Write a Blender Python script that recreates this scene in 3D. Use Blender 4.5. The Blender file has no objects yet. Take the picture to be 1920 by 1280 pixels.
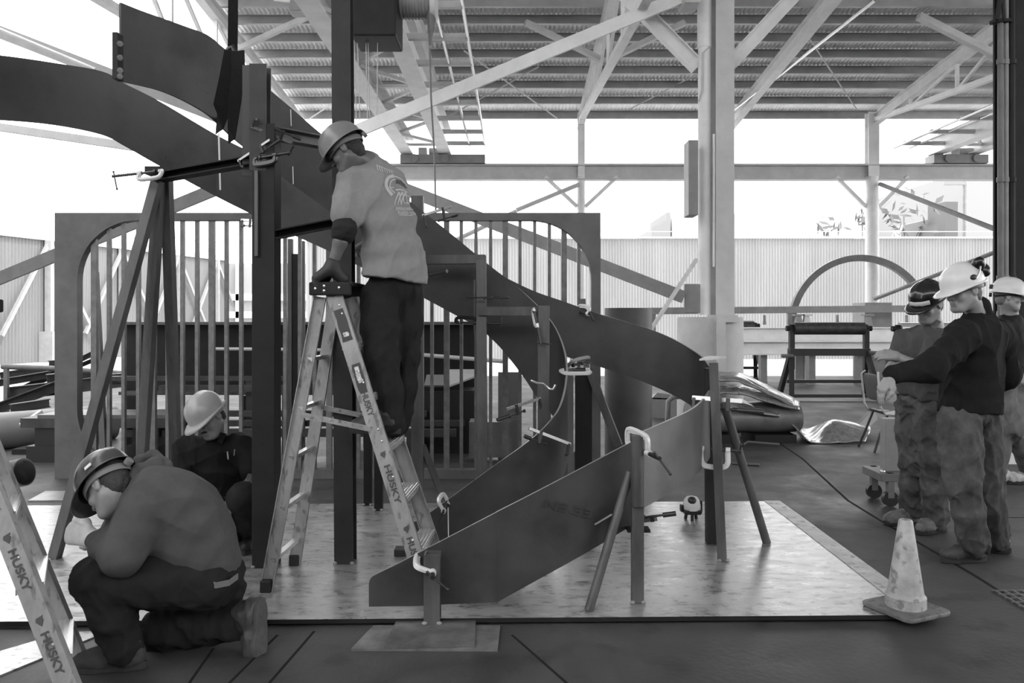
import bpy, bmesh, math, random
import numpy as np
from mathutils import Vector, Matrix, Quaternion

random.seed(7)
SC = bpy.context.scene
COL = SC.collection

# ---------------------------------------------------------------- camera, sky, sun, exposure
F, CAMH, HY = 1500.0, 1.55, 590.0          # focal length (px of a 1920 wide frame), eye height, horizon row
cam_data = bpy.data.cameras.new('camera')
cam_data.sensor_width = 36.0
cam_data.lens = 36.0 * F / 1920.0
cam_data.shift_y = -(640.0 - HY) / 1920.0
cam_data.clip_end = 400
cam = bpy.data.objects.new('camera', cam_data)
COL.objects.link(cam)
cam.location = (0, 0, CAMH)
cam.rotation_euler = (math.pi / 2, 0, 0)
SC.camera = cam

world = bpy.data.worlds.new('overcast_sky')
SC.world = world
world.use_nodes = True
wn = world.node_tree
wn.nodes['Background'].inputs['Color'].default_value = (1.0, 1.0, 1.0, 1)
wn.nodes['Background'].inputs['Strength'].default_value = 4.6

sun_data = bpy.data.lights.new('sun', 'SUN')
sun_data.energy = 3.0
sun_data.angle = math.radians(3)
sun = bpy.data.objects.new('sun', sun_data)
COL.objects.link(sun)
sun.rotation_euler = Vector((0.50, -0.22, 0.80)).to_track_quat('Z', 'Y').to_euler()
sun.location = (20, 0, 30)

vs = SC.view_settings
SC.display_settings.display_device = 'sRGB'
vs.view_transform = 'Standard'
vs.look = 'None'
vs.exposure = 0.0
vs.gamma = 1.0
vs.use_curve_mapping = False

# ---------------------------------------------------------------- helpers
V = Vector
def P(px, py, Y):
    """A point of the place: seen along pixel (px, py) of the photo, Y metres ahead."""
    return V(((px - 960.0) * Y / F, Y, CAMH + (HY - py) * Y / F))
def GP(px, py, z=0.0):
    Y = F * (CAMH - z) / (py - HY)
    return V(((px - 960.0) * Y / F, Y, z))

MATS = {}
def mat(name, base=0.2, rough=0.6, metal=0.0, mottle=0.0, mscale=6.0, bump=0.0, bscale=40.0,
        rvar=0.0, stretch=(1, 1, 1), spec=0.5, wave=None, dirt=0.0):
    if name in MATS: return MATS[name]
    m = bpy.data.materials.new(name); MATS[name] = m
    m.use_nodes = True
    nt = m.node_tree; N = nt.nodes; L = nt.links
    b = N['Principled BSDF']
    b.inputs['Base Color'].default_value = (base, base, base, 1)
    b.inputs['Roughness'].default_value = rough
    b.inputs['Metallic'].default_value = metal
    b.inputs['Specular IOR Level'].default_value = 0.12 if (spec == 0.5 and rough >= 0.8) else spec
    tc = N.new('ShaderNodeTexCoord'); mp = N.new('ShaderNodeMapping')
    mp.inputs['Scale'].default_value = stretch
    L.new(tc.outputs['Object'], mp.inputs['Vector'])
    if mottle or rvar or dirt:
        n1 = N.new('ShaderNodeTexNoise'); n1.inputs['Scale'].default_value = mscale
        n1.inputs['Detail'].default_value = 6; n1.inputs['Roughness'].default_value = 0.65
        L.new(mp.outputs[0], n1.inputs['Vector'])
        if mottle:
            r = N.new('ShaderNodeMapRange')
            r.inputs['From Min'].default_value = 0.3; r.inputs['From Max'].default_value = 0.7
            r.inputs['To Min'].default_value = base * (1 - mottle); r.inputs['To Max'].default_value = base * (1 + mottle)
            L.new(n1.outputs['Fac'], r.inputs['Value'])
            out = r.outputs[0]
            if dirt:
                n3 = N.new('ShaderNodeTexNoise'); n3.inputs['Scale'].default_value = mscale * 2.3
                n3.inputs['Detail'].default_value = 4
                L.new(mp.outputs[0], n3.inputs['Vector'])
                r3 = N.new('ShaderNodeMapRange')
                r3.inputs['From Min'].default_value = 0.56; r3.inputs['From Max'].default_value = 0.66
                r3.inputs['To Min'].default_value = 1.0; r3.inputs['To Max'].default_value = 1.0 - dirt
                L.new(n3.outputs['Fac'], r3.inputs['Value'])
                mu = N.new('ShaderNodeMath'); mu.operation = 'MULTIPLY'
                L.new(out, mu.inputs[0]); L.new(r3.outputs[0], mu.inputs[1]); out = mu.outputs[0]
            L.new(out, b.inputs['Base Color'])
        if rvar:
            r2 = N.new('ShaderNodeMapRange')
            r2.inputs['From Min'].default_value = 0.3; r2.inputs['From Max'].default_value = 0.7
            r2.inputs['To Min'].default_value = max(0.02, rough - rvar); r2.inputs['To Max'].default_value = min(1, rough + rvar)
            L.new(n1.outputs['Fac'], r2.inputs['Value']); L.new(r2.outputs[0], b.inputs['Roughness'])
    if bump:
        n2 = N.new('ShaderNodeTexNoise'); n2.inputs['Scale'].default_value = bscale
        n2.inputs['Detail'].default_value = 5
        L.new(mp.outputs[0], n2.inputs['Vector'])
        bp = N.new('ShaderNodeBump'); bp.inputs['Strength'].default_value = bump; bp.inputs['Distance'].default_value = 0.02
        L.new(n2.outputs['Fac'], bp.inputs['Height']); L.new(bp.outputs[0], b.inputs['Normal'])
    return m

# greys of the things
plate_m   = mat('mill_scale_plate', 0.052, 0.50, 0.35, 0.35, 3.0, 0.06, 60, rvar=0.12)
post_m    = mat('post_steel', 0.085, 0.50, 0.3, 0.4, 9.0, 0.10, 80, rvar=0.1, stretch=(1, 1, 0.25))
dark_m    = mat('dark_steel', 0.016, 0.6, 0.1, 0.3, 5.0, spec=0.25)
black_m   = mat('black_paint', 0.012, 0.45)
edge_m    = mat('skylit_cut_edge', 0.35, 0.4, 0.6)  # cut top edge, painted brighter as it catches the sky
railpan_m = mat('panel_primer', 0.095, 0.55, 0.1, 0.25, 4.0)
paint_m   = mat('white_steel_paint', 0.74, 0.55, 0.0, 0.10, 3.0)
paint2_m  = mat('pale_grey_paint', 0.52, 0.55, 0.0, 0.12, 3.0)
grey_m    = mat('grey_paint', 0.22, 0.5, 0.0, 0.15, 5.0)
midgrey_m = mat('mid_grey_paint', 0.12, 0.5, 0.0, 0.2, 5.0)
purlin_m  = mat('purlin_steel', 0.40, 0.5, 0.2, 0.15, 3.0)
roof_m    = mat('roof_sheet', 0.9, 0.5, 0.0, 0.12, 2.0)
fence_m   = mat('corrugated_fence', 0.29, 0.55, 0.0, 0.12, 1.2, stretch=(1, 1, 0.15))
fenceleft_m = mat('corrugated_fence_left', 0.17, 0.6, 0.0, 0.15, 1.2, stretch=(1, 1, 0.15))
fencepost_m = mat('fence_post_paint', 0.30, 0.6, 0.0, 0.15, 3.0)
conc_m    = mat('pale_concrete', 0.48, 0.85, 0, 0.10, 4.0, 0.05, 50)
yard_m    = mat('yard_concrete', 0.50, 0.9, 0, 0.10, 0.8, 0.03, 20)
alu_m     = mat('scuffed_aluminium', 0.34, 0.42, 0.55, 0.3, 14.0, 0.04, 90, dirt=0.5)
alu2_m    = mat('bright_tread', 0.75, 0.25, 0.8)
clampw_m  = mat('pale_cast_clamp', 0.70, 0.35, 0.2, 0.12, 30.0)
clampd_m  = mat('dark_clamp_steel', 0.05, 0.35, 0.6)
chrome_m  = mat('worn_bright_steel', 0.55, 0.25, 0.9)

class MB:
    """Collects solid shapes (world coordinates) into one mesh."""
    def __init__(s): s.v = []; s.f = []
    def add(s, vs, fs):
        o = len(s.v); s.v += [V(p) for p in vs]; s.f += [tuple(i + o for i in f) for f in fs]; return s
    def box(s, c, size, R=None):
        c = V(c); hx, hy, hz = size[0] / 2, size[1] / 2, size[2] / 2
        vs = [V((x, y, z)) for x in (-hx, hx) for y in (-hy, hy) for z in (-hz, hz)]
        if R is not None: vs = [R @ p for p in vs]
        return s.add([c + p for p in vs], [(0, 1, 3, 2), (4, 6, 7, 5), (0, 4, 5, 1), (2, 3, 7, 6), (0, 2, 6, 4), (1, 5, 7, 3)])
    def bb(s, a, b):
        a = V(a); b = V(b); return s.box((a + b) / 2, [abs(b[i] - a[i]) for i in range(3)])
    def sweep(s, poly, a, b, up=(0, 0, 1), poly2=None):
        """Closed 2D outline (x = across, y = along 'up') carried straight from a to b."""
        a = V(a); b = V(b); d = (b - a).normalized(); up = V(up)
        r = d.cross(up)
        if r.length < 1e-5: r = d.cross(V((0, 1, 0)))
        r.normalize(); u = r.cross(d).normalized()
        n = len(poly); q = poly2 or poly
        vs = [a + r * x + u * y for x, y in poly] + [b + r * x + u * y for x, y in q]
        fs = [(i, (i + 1) % n, n + (i + 1) % n, n + i) for i in range(n)]
        fs += [tuple(range(n - 1, -1, -1)), tuple(range(n, 2 * n))]
        return s.add(vs, fs)
    def bar(s, a, b, w, h, up=(0, 0, 1)):
        return s.sweep([(-w / 2, -h / 2), (w / 2, -h / 2), (w / 2, h / 2), (-w / 2, h / 2)], a, b, up)
    def ibeam(s, a, b, w, h, tf=0.018, tw=0.012, up=(0, 0, 1)):
        x, y, t = w / 2, h / 2, tw / 2
        return s.sweep([(-x, -y), (x, -y), (x, -y + tf), (t, -y + tf), (t, y - tf), (x, y - tf), (x, y), (-x, y),
                        (-x, y - tf), (-t, y - tf), (-t, -y + tf), (-x, -y + tf)], a, b, up)
    def channel(s, a, b, w, h, t=0.008, up=(0, 0, 1), flip=1):
        x, y = w / 2, h / 2
        p = [(-x, -y), (x, -y), (x, -y + t), (-x + t, -y + t), (-x + t, y - t), (x, y - t), (x, y), (-x, y)]
        if flip < 0: p = [(-q[0], q[1]) for q in reversed(p)]
        return s.sweep(p, a, b, up)
    def angle(s, a, b, w, h, t=0.008, up=(0, 0, 1), flip=1):
        x, y = w / 2, h / 2
        p = [(-x, -y), (x, -y), (x, -y + t), (-x + t, -y + t), (-x + t, y), (-x, y)]
        if flip < 0: p = [(-q[0], q[1]) for q in reversed(p)]
        return s.sweep(p, a, b, up)
    def cyl(s, a, b, r, n=16, r2=None, up=(0, 0, 1)):
        r2 = r if r2 is None else r2
        c = [(math.cos(2 * math.pi * i / n), math.sin(2 * math.pi * i / n)) for i in range(n)]
        return s.sweep([(x * r, y * r) for x, y in c], a, b, up, [(x * r2, y * r2) for x, y in c])
    def pipe(s, a, b, r, t, n=32):
        """Hollow pipe."""
        a = V(a); b = V(b); d = (b - a).normalized(); x = d.orthogonal().normalized(); y = d.cross(x)
        vs = []
        for p, q in ((a, r), (b, r), (b, r - t), (a, r - t)):
            vs += [p + (x * math.cos(2 * math.pi * i / n) + y * math.sin(2 * math.pi * i / n)) * q for i in range(n)]
        fs = []
        for k in range(4):
            k2 = (k + 1) % 4
            fs += [(k * n + i, k * n + (i + 1) % n, k2 * n + (i + 1) % n, k2 * n + i) for i in range(n)]
        return s.add(vs, fs)
    def tube(s, pts, r, n=8, closed=False, flat=None):
        """Round (or flattened) bar along a polyline; r may be a list."""
        pts = [V(p) for p in pts]; m = len(pts)
        rs = r if isinstance(r, (list, tuple)) else [r] * m
        tan = []
        for i in range(m):
            if closed: t = pts[(i + 1) % m] - pts[i - 1]
            else: t = pts[min(i + 1, m - 1)] - pts[max(i - 1, 0)]
            tan.append(t.normalized() if t.length > 1e-9 else V((0, 0, 1)))
        x = tan[0].orthogonal().normalized()
        if flat is not None:
            x = V(flat[0]); x = (x - tan[0] * x.dot(tan[0])).normalized()
        vs = []
        for i in range(m):
            if i:
                x = tan[i - 1].rotation_difference(tan[i]) @ x
                x = (x - tan[i] * x.dot(tan[i])).normalized()
            y = tan[i].cross(x)
            fx, fy = (1, 1) if flat is None else (flat[1], flat[2])
            vs += [pts[i] + (x * math.cos(2 * math.pi * k / n) * fx + y * math.sin(2 * math.pi * k / n) * fy) * rs[i] for k in range(n)]
        fs = []
        for i in range(m if closed else m - 1):
            j = (i + 1) % m
            fs += [(i * n + k, i * n + (k + 1) % n, j * n + (k + 1) % n, j * n + k) for k in range(n)]
        if not closed: fs += [tuple(range(n - 1, -1, -1)), tuple((m - 1) * n + k for k in range(n))]
        return s.add(vs, fs)
    def path_bar(s, pts, w, h, up):
        """Rectangular bar along a polyline lying square to 'up'."""
        pts = [V(p) for p in pts]; up = V(up).normalized(); m = len(pts); vs = []
        for i in range(m):
            t = (pts[min(i + 1, m - 1)] - pts[max(i - 1, 0)]).normalized()
            q = t.cross(up).normalized()
            vs += [pts[i] + q * (w / 2) + up * (h / 2), pts[i] - q * (w / 2) + up * (h / 2),
                   pts[i] - q * (w / 2) - up * (h / 2), pts[i] + q * (w / 2) - up * (h / 2)]
        fs = [(i * 4 + k, i * 4 + (k + 1) % 4, i * 4 + 4 + (k + 1) % 4, i * 4 + 4 + k) for i in range(m - 1) for k in range(4)]
        fs += [(3, 2, 1, 0), tuple((m - 1) * 4 + k for k in range(4))]
        return s.add(vs, fs)
    def lathe(s, prof, c, n=32, axis=(0, 0, 1)):
        c = V(c); ax = V(axis).normalized(); x = ax.orthogonal().normalized(); y = ax.cross(x); m = len(prof); vs = []
        for r, z in prof:
            vs += [c + ax * z + (x * math.cos(2 * math.pi * i / n) + y * math.sin(2 * math.pi * i / n)) * r for i in range(n)]
        fs = [(k * n + i, k * n + (i + 1) % n, (k + 1) * n + (i + 1) % n, (k + 1) * n + i) for k in range(m - 1) for i in range(n)]
        fs += [tuple(range(n - 1, -1, -1)), tuple((m - 1) * n + i for i in range(n))]
        return s.add(vs, fs)
    def poly(s, pts, nrm):
        """Flat outline thickened by vector nrm."""
        n = len(pts); nv = V(nrm); pts = [V(p) for p in pts]
        return s.add(pts + [p + nv for p in pts],
                     [tuple(range(n - 1, -1, -1)), tuple(range(n, 2 * n))] + [(i, (i + 1) % n, n + (i + 1) % n, n + i) for i in range(n)])
    def ball(s, c, r, n=14, m=9, R=None):
        c = V(c); r = (r, r, r) if not hasattr(r, '__len__') else r; vs = []
        for j in range(1, m):
            th = math.pi * j / m
            for i in range(n):
                p = V((r[0] * math.sin(th) * math.cos(2 * math.pi * i / n), r[1] * math.sin(th) * math.sin(2 * math.pi * i / n), r[2] * math.cos(th)))
                vs.append(c + (R @ p if R is not None else p))
        t = V((0, 0, r[2])); t = R @ t if R is not None else t
        vs += [c + t, c - t]
        fs = [(j * n + i, (j + 1) * n + i, (j + 1) * n + (i + 1) % n, j * n + (i + 1) % n) for j in range(m - 2) for i in range(n)]
        fs += [(len(vs) - 2, i, (i + 1) % n) for i in range(n)]
        fs += [(len(vs) - 1, (m - 2) * n + (i + 1) % n, (m - 2) * n + i) for i in range(n)]
        return s.add(vs, fs)

def origin_of(o):
    t = V((0, 0, 0))
    while o is not None:
        t = t + o.location; o = o.parent
    return t

def thing(name, label, cat, loc, group=None, kind=None):
    o = bpy.data.objects.new(name, None); COL.objects.link(o)
    o.empty_display_size = 0.1
    o.location = loc
    tag(o, label, cat, group, kind)
    return o
def tag(o, label=None, cat=None, group=None, kind=None):
    if label: o['label'] = label
    if cat: o['category'] = cat
    if group: o['group'] = group
    if kind: o['kind'] = kind
    return o
def finish(name, me, m, parent=None, smooth=None, bevel=0):
    bm = bmesh.new(); bm.from_mesh(me)
    bmesh.ops.recalc_face_normals(bm, faces=bm.faces)
    bm.to_mesh(me); bm.free()
    if smooth is not None:
        for p in me.polygons: p.use_smooth = True
        if smooth < 180: me.set_sharp_from_angle(angle=math.radians(smooth))
    o = bpy.data.objects.new(name, me); COL.objects.link(o)
    if isinstance(m, (list, tuple)):
        for q in m: me.materials.append(q)
    else: me.materials.append(m)
    if parent is not None: o.parent = parent
    if bevel:
        md = o.modifiers.new('bevel', 'BEVEL'); md.width = bevel; md.segments = 2; md.limit_method = 'ANGLE'
    return o
def obj(name, mb, m, parent=None, smooth=None, bevel=0, loc=None):
    """Links the collected shapes as one mesh object, under parent or top level (origin at loc or bottom centre)."""
    if parent is not None: org = origin_of(parent)
    elif loc is not None: org = V(loc)
    else:
        xs = [p.x for p in mb.v]; ys = [p.y for p in mb.v]; zs = [p.z for p in mb.v]
        org = V(((min(xs) + max(xs)) / 2, (min(ys) + max(ys)) / 2, min(zs)))
    me = bpy.data.meshes.new(name)
    me.from_pydata([tuple(p - org) for p in mb.v], [], mb.f)
    o = finish(name, me, m, parent, smooth, bevel)
    if parent is None: o.location = org
    return o
def copy_tree(o, delta=None, parent=None):
    c = o.copy(); COL.objects.link(c); c.parent = parent
    if delta is not None: c.location = o.location + V(delta)
    for ch in [x for x in COL.objects if x.parent == o]: copy_tree(ch, None, c)
    return c
def catmull(pts, n):
    """Smooth curve through rows of numbers."""
    A = np.array(pts, float); A = np.vstack([2 * A[0] - A[1], A, 2 * A[-1] - A[-2]]); out = []
    for i in range(1, len(A) - 2):
        p0, p1, p2, p3 = A[i - 1:i + 3]
        for k in range(n):
            t = k / n
            out.append(0.5 * (2 * p1 + (p2 - p0) * t + (2 * p0 - 5 * p1 + 4 * p2 - p3) * t * t + (3 * p1 - p0 - 3 * p2 + p3) * t ** 3))
    out.append(A[-2]); return out
# ================================================================= THE SETTING
floor_m = mat('shop_floor', 0.043, 0.62, 0.0, 0.45, 1.6, 0.12, 30, rvar=0.18, dirt=0.35)
def roofz(Y): return 6.55 + 0.1 * (20 - Y)         # underside of the purlins

fl = MB().bb((-9, -9, -0.3), (26, 20.3, 0.0))
tag(obj('floor', fl, floor_m), 'dark stained concrete floor of the open workshop', 'floor', kind='structure')
fl = MB().bb((-60, 20.3, -0.3), (80, 120, -0.004)).bb((-60, -9, -0.3), (-9, 20.3, -0.004)).bb((26, -9, -0.3), (80, 20.3, -0.004))
tag(obj('floor', fl, yard_m), 'pale sunlit concrete yard beyond the shed', 'yard', kind='structure')

# floor joints (dark seams) and floor strips
seam_m = mat('seam_dark', 0.014, 0.9)
def seam(pts, w=0.012):
    mb = MB()
    for a, b in zip(pts[:-1], pts[1:]):
        mb.bar(GP(*a, z=0.0008), GP(*b, z=0.0008), w, 0.0016)
    return mb
mb = seam([(1380, 775), (1505, 860), (1590, 938), (1650, 975), (1745, 1030), (1830, 1080), (1920, 1137)], 0.022)
tag(obj('trim_1', mb, seam_m), 'dark joint crossing the floor behind the traffic cone', 'floor joint', kind='structure')
mb = seam([(589, 1183), (470, 1320)]); 
for q in ([(520, 1190), (380, 1330)], [(400, 1215), (320, 1330)], [(960, 1190), (1120, 1330)], [(1780, 968), (1920, 970)]):
    s_ = seam(q); mb.add(s_.v, s_.f)
tag(obj('trim_2', mb, seam_m), 'dark seams between floor slabs in front of the layout plate', 'floor joint', kind='structure')
grate_m = mat('grate', 0.16, 0.5, 0.5)
mb = MB()
g0 = GP(1860, 1105)
for i in range(9): mb.bar(g0 + V((0.05 * i, -0.02, 0.004)), g0 + V((0.05 * i, -0.55, 0.004)), 0.014, 0.008)
for i in range(9): mb.bar(g0 + V((-0.02, -0.03 - 0.06 * i, 0.004)), g0 + V((0.45, -0.03 - 0.06 * i, 0.004)), 0.012, 0.007)
tag(obj('floor_grate', mb, grate_m), 'metal grate set in the floor at the right edge', 'grate')

# roof sheet: corrugation running up the slope
mb = MB(); x0, x1, pitch = -5.45, 24.0, 0.088
n = int((x1 - x0) / pitch * 4); vs_ = []; fs_ = []
prof = [0.0, 0.7, 1.0, 0.3]
for i in range(n):
    x = x0 + i * pitch / 4; dz = 0.03 * prof[i % 4]
    for Y in (20.45, 6.0, -9.0): vs_.append((x, Y, roofz(Y) + 0.19 + dz))
for i in range(n - 1):
    for k in range(2): fs_.append((i * 3 + k, i * 3 + 3 + k, i * 3 + 4 + k, i * 3 + 1 + k))
tag(obj('ceiling', MB().add(vs_, fs_), roof_m), 'corrugated metal roof sheet of the open shed', 'roof', kind='structure')

# unseen walls added to hold back light from behind and from the left
endm = mat('unseen_wall', 0.40, 0.8)
tag(obj('wall_front', MB().bb((-9, -9.2, 0), (26, -9, 6.6)), endm), 'unseen end wall added behind the camera, height set for the light', 'wall', kind='structure')  # unseen; stops short of the roof so light reaches its underside

tag(obj('wall_left', MB().bb((-12.2, -9, 0), (-12, 15.5, 9)), endm), 'unseen wall added left of the camera to block sky light', 'wall', kind='structure')  # unseen blocker, added to darken the braces and plates at left

# purlins: one thing each
purl_y = [(222, 'lowest, at the eave'), (195, 'second from the eave'), (166, 'third from the eave'), (139, 'fourth from the eave'),
          (109, 'fifth from the eave'), (79, 'sixth from the eave'), (46, 'seventh from the eave'), (14, 'eighth from the eave')]
for i, (py, which) in enumerate(purl_y):
    Y = 7.0 / ((HY - py) / F + 0.1)
    mb = MB(); z = roofz(Y) + 0.09
    mb.channel((-5.4, Y, z), (24, Y, z), 0.075, 0.17 if i else 0.2, 0.006)
    tag(obj('roof_purlin', mb, purlin_m, smooth=None), 'grey steel roof purlin, ' + which, 'purlin', 'roof purlins')

# trusses under the roof
def truss(X, label):
    root = thing('roof_truss', label, 'truss', (X, 20, 6.3), 'roof trusses')
    mb = MB(); mb.ibeam((X, 20.3, roofz(20.3) - 0.14), (X, 2, roofz(2) - 0.14), 0.16, 0.26, 0.014, 0.01)
    obj('top_chord', mb, paint_m, root)
    bz = lambda Y: 6.42 - 0.082 * (20 - Y)
    mb = MB(); mb.bar((X, 19.9, bz(19.9)), (X, 2, bz(2)), 0.13, 0.10)
    obj('bottom_chord', mb, paint_m, root)
    Y = 18.2
    while Y > 5:
        t = roofz(Y) - 0.25
        w = MB(); w.bar((X, Y, t), (X, Y, bz(Y)), 0.06, 0.06, (0, 1, 0)); obj('web_member', w, paint_m, root)
        Y2 = Y - 1.9
        w = MB(); w.bar((X, Y, bz(Y)), (X, Y2, roofz(Y2) - 0.25), 0.055, 0.055); obj('web_member', w, paint_m, root)
        Y = Y2
    return root
truss(-5.33, 'pale roof truss along the open left edge of the roof')
truss(1.73, 'pale roof truss over the middle rear column')
truss(9.07, 'pale roof truss over the rear column behind the steel ring')
for X, lab in ((-1.75, 'single pale rafter above the hoist bridge'), (5.53, 'single pale rafter right of the big central column')):
    mb = MB(); mb.ibeam((X, 20.3, roofz(20.3) - 0.15), (X, 2, roofz(2) - 0.15), 0.18, 0.28, 0.014, 0.01)
    tag(obj('roof_rafter', mb, paint_m), lab, 'rafter')
# diagonal struts and rods under the roof
def strut(a, b, w, label, m=paint2_m, name='roof_strut', cat='strut', round_=False, h=None):
    mb = MB()
    if round_: mb.cyl(a, b, w / 2, 8)
    else: mb.bar(a, b, w, h or w)
    return tag(obj(name, mb, m), label, cat)
strut(P(440, 95, 15.2), P(590, 25, 14.5), 0.09, 'thin pale strut rising right beside the dark lifting strap')
strut(P(985, 42, 14.8), P(1128, 112, 15.5), 0.10, 'grey strut sloping down to the middle truss from the left')
strut(P(1145, 110, 15.5), P(1285, 42, 14.8), 0.10, 'grey strut sloping down to the middle truss from the right')
strut(P(1722, 30, 14.6), P(1872, 106, 14.9), 0.12, 'grey strut sloping down to the right truss')
strut(P(1376, 208, 19.3), P(1641, 0, 13.4), 0.07, 'bright thin pipe hung on a slope under the roof right of the big column', chrome_m, 'sprinkler_pipe', 'pipe', True)
strut(P(578, 224, 19.5), P(690, 150, 17.5), 0.035, 'thin rod slanting up behind the dark strut post', paint_m, 'tie_rod', 'rod', True)
strut(P(830, 224, 19.8), P(1010, 125, 17), 0.03, 'thin tie rod slanting under the roof behind the long pale brace', paint2_m, 'tie_rod', 'rod', True)
strut(P(1045, 222, 18.8), P(870, 95, 15.2), 0.03, 'thin tie rod crossing behind the walkway rails', paint2_m, 'tie_rod', 'rod', True)
strut(P(1180, 205, 19.6), P(1305, 140, 17.8), 0.03, 'thin tie rod slanting up to the central column', paint2_m, 'tie_rod', 'rod', True)
strut(P(1606, 205, 19.6), P(1508, 58, 15.2), 0.03, 'thin tie rod hanging from the rafter beside the bright pipe', paint2_m, 'tie_rod', 'rod', True)

# columns at the rear eave, carrying the crane rail
def rear_column(X, w, label, pier=True):
    root = thing('steel_column', label, 'column', (X, 20, 0))
    mb = MB(); mb.cyl((X, 20, 0.9), (X, 20, 5.0), w / 2, 24); mb.cyl((X, 20, 0.9), (X, 20, 0.94), w * 0.8, 24)
    obj('shaft', mb, paint_m, root, 40)
    mb = MB(); mb.ibeam((X, 20, 5.0), (X, 20, 6.6), w * 0.85, w * 0.7, 0.015, 0.012, (0, 1, 0)); obj('upper_shaft', mb, paint_m, root)
    mb = MB(); mb.bar((X - 0.9, 20, 5.0), (X - w / 2, 20, 4.25), 0.09, 0.09, (0, 1, 0)); obj('knee_brace', mb, paint_m, root)
    mb = MB(); mb.bar((X + 0.9, 20, 5.0), (X + w / 2, 20, 4.25), 0.09, 0.09, (0, 1, 0)); obj('knee_brace', mb, paint_m, root)
    mb = MB(); mb.bb((X - 0.33, 19.65, 0), (X + 0.33, 20.35, 1.85)) if pier else mb.bb((X - 0.3, 19.7, 0), (X + 0.3, 20.3, 0.9))
    obj('pier', mb, grey_m if pier else conc_m, root)
rear_column(1.73, 0.2, 'slim pale column under the crane rail left of the big central column', False)
rear_column(9.0, 0.32, 'pale round column on a block rising through the steel ring')
rear_column(-6.3, 0.2, 'slim pale column standing at the open left corner of the shed', False)
mb = MB(); mb.ibeam((-6.4, 20, 5.1), (14, 20, 5.1), 0.26, 0.38, 0.03, 0.016)
mb.bar((-6.4, 19.98, 5.3), (14, 19.98, 5.3), 0.06, 0.05)
tag(obj('crane_runway_beam', mb, paint2_m), 'long pale crane rail beam spanning between the rear columns', 'beam')
strut(P(1650, 345, 19.8), P(1872, 432, 16.4), 0.11, 'grey pipe tie sloping down right behind the dark column', grey_m, 'pipe_tie', 'tie', True)
strut(P(968, 394, 19.7), P(1085, 346, 19.9), 0.11, 'pale tie rising to the middle rear column above the panel', paint2_m, 'pipe_tie', 'tie', True)
strut(P(850, 452, 19.4), P(968, 396, 19.6), 0.11, 'pale tie seen through the panel bars left of the middle column', paint2_m, 'pipe_tie', 'tie', True)

# overhead travelling cranes: two girders, walkway brackets and rails
def crane_bridge(xl, xr, side, label, Y1):
    root = thing('crane_bridge', label, 'crane', ((xl + xr) / 2, 20, 5.5), 'overhead crane bridges')
    for x, d in ((xl, 0.42), (xr, 0.62)):
        mb = MB(); mb.ibeam((x, 20.2, 5.55 + d / 2), (x, Y1, 5.55 + d / 2), 0.3, d, 0.025, 0.014)
        obj('girder', mb, paint_m, root)
        mb = MB(); mb.bar((x, 20.2, 5.55 + d + 0.03), (x, Y1, 5.55 + d + 0.03), 0.06, 0.06); obj('rail', mb, purlin_m, root)
    ys = np.arange(19.6, Y1 + 0.5, -1.25)
    xs = xr if side > 0 else xl
    for i, Y in enumerate(ys):
        mb = MB(); mb.bar((xs, Y, 5.75), (xs + side * 1.0, Y, 5.75), 0.09, 0.09); obj('walkway_bracket', mb, paint2_m, root)
        if i + 1 < len(ys):
            a, b = (xl, xr) if i % 2 else (xr, xl)
            mb = MB(); mb.bar((a, Y, 5.72), (b, ys[i + 1], 5.72), 0.06, 0.06); obj('lattice_brace', mb, paint_m, root)
            if i % 2 == 0:
                mb = MB(); mb.bar((xl, Y, 5.72), (xr, Y, 5.72), 0.06, 0.06); obj('lattice_brace', mb, paint_m, root)
    for dx in (0.62, 1.0):
        mb = MB(); mb.cyl((xs + side * dx, 20.1, 5.74), (xs + side * dx, Y1, 5.74), 0.028, 8); obj('walkway_rail', mb, chrome_m, root, 60)
    mb = MB(); mb.bb((xl - 0.15, 19.8, 5.31), (xr + 1.0 if side > 0 else xr + 0.3, 20.25, 5.52))
    mb.cyl((xl + 0.2, 19.75, 5.42), (xl + 0.2, 20.3, 5.42), 0.1, 16); mb.cyl((xr, 19.75, 5.42), (xr, 20.3, 5.42), 0.1, 16)
    obj('end_truck', mb, grey_m, root)
    mb = MB(); mb.cyl((xl + 0.55, 20, 5.62), (xl + 1.0, 20, 5.62), 0.1, 14); mb.box((xl + 0.4, 20, 5.6), (0.2, 0.3, 0.2))
    obj('drive_motor', mb, purlin_m, root, 40)
    return root
crane_bridge(-2.62, -1.67, 1, 'pale crane bridge running overhead above the man on the ladder', 9.2)
crane_bridge(10.6, 11.5, -1, 'pale crane bridge partly hidden behind the dark column at right', 12.0)

# hoist trolley with drum and hanging wires
root = thing('hoist_trolley', 'dark hoist trolley box with wire drum hanging under the crane bridge', 'hoist', P(705, 40, 9.6))
mb = MB(); a, b = P(657, 66, 9.2), P(742, -40, 9.2)
mb.bb((a.x, 9.2, a.z), (b.x, 9.8, b.z)); obj('housing', mb, dark_m, root, bevel=0.02)
mb = MB(); c = P(768, 8, 9.6); mb.cyl(c - V((0.12, 0, 0)), c + V((0.28, 0, 0)), 0.17, 28)
for k in range(9): mb.cyl(c + V((-0.1 + 0.04 * k, 0, 0)), c + V((-0.085 + 0.04 * k, 0, 0)), 0.18, 28)
obj('wire_drum', mb, grey_m, root, 40)
mb = MB(); mb.lathe([(0.0, 0), (0.2, 0), (0.2, 0.06), (0.16, 0.07), (0.0, 0.07)], c - V((0.2, 0, 0)), 28, (1, 0, 0)); obj('drum_flange', mb, black_m, root, 40)
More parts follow.
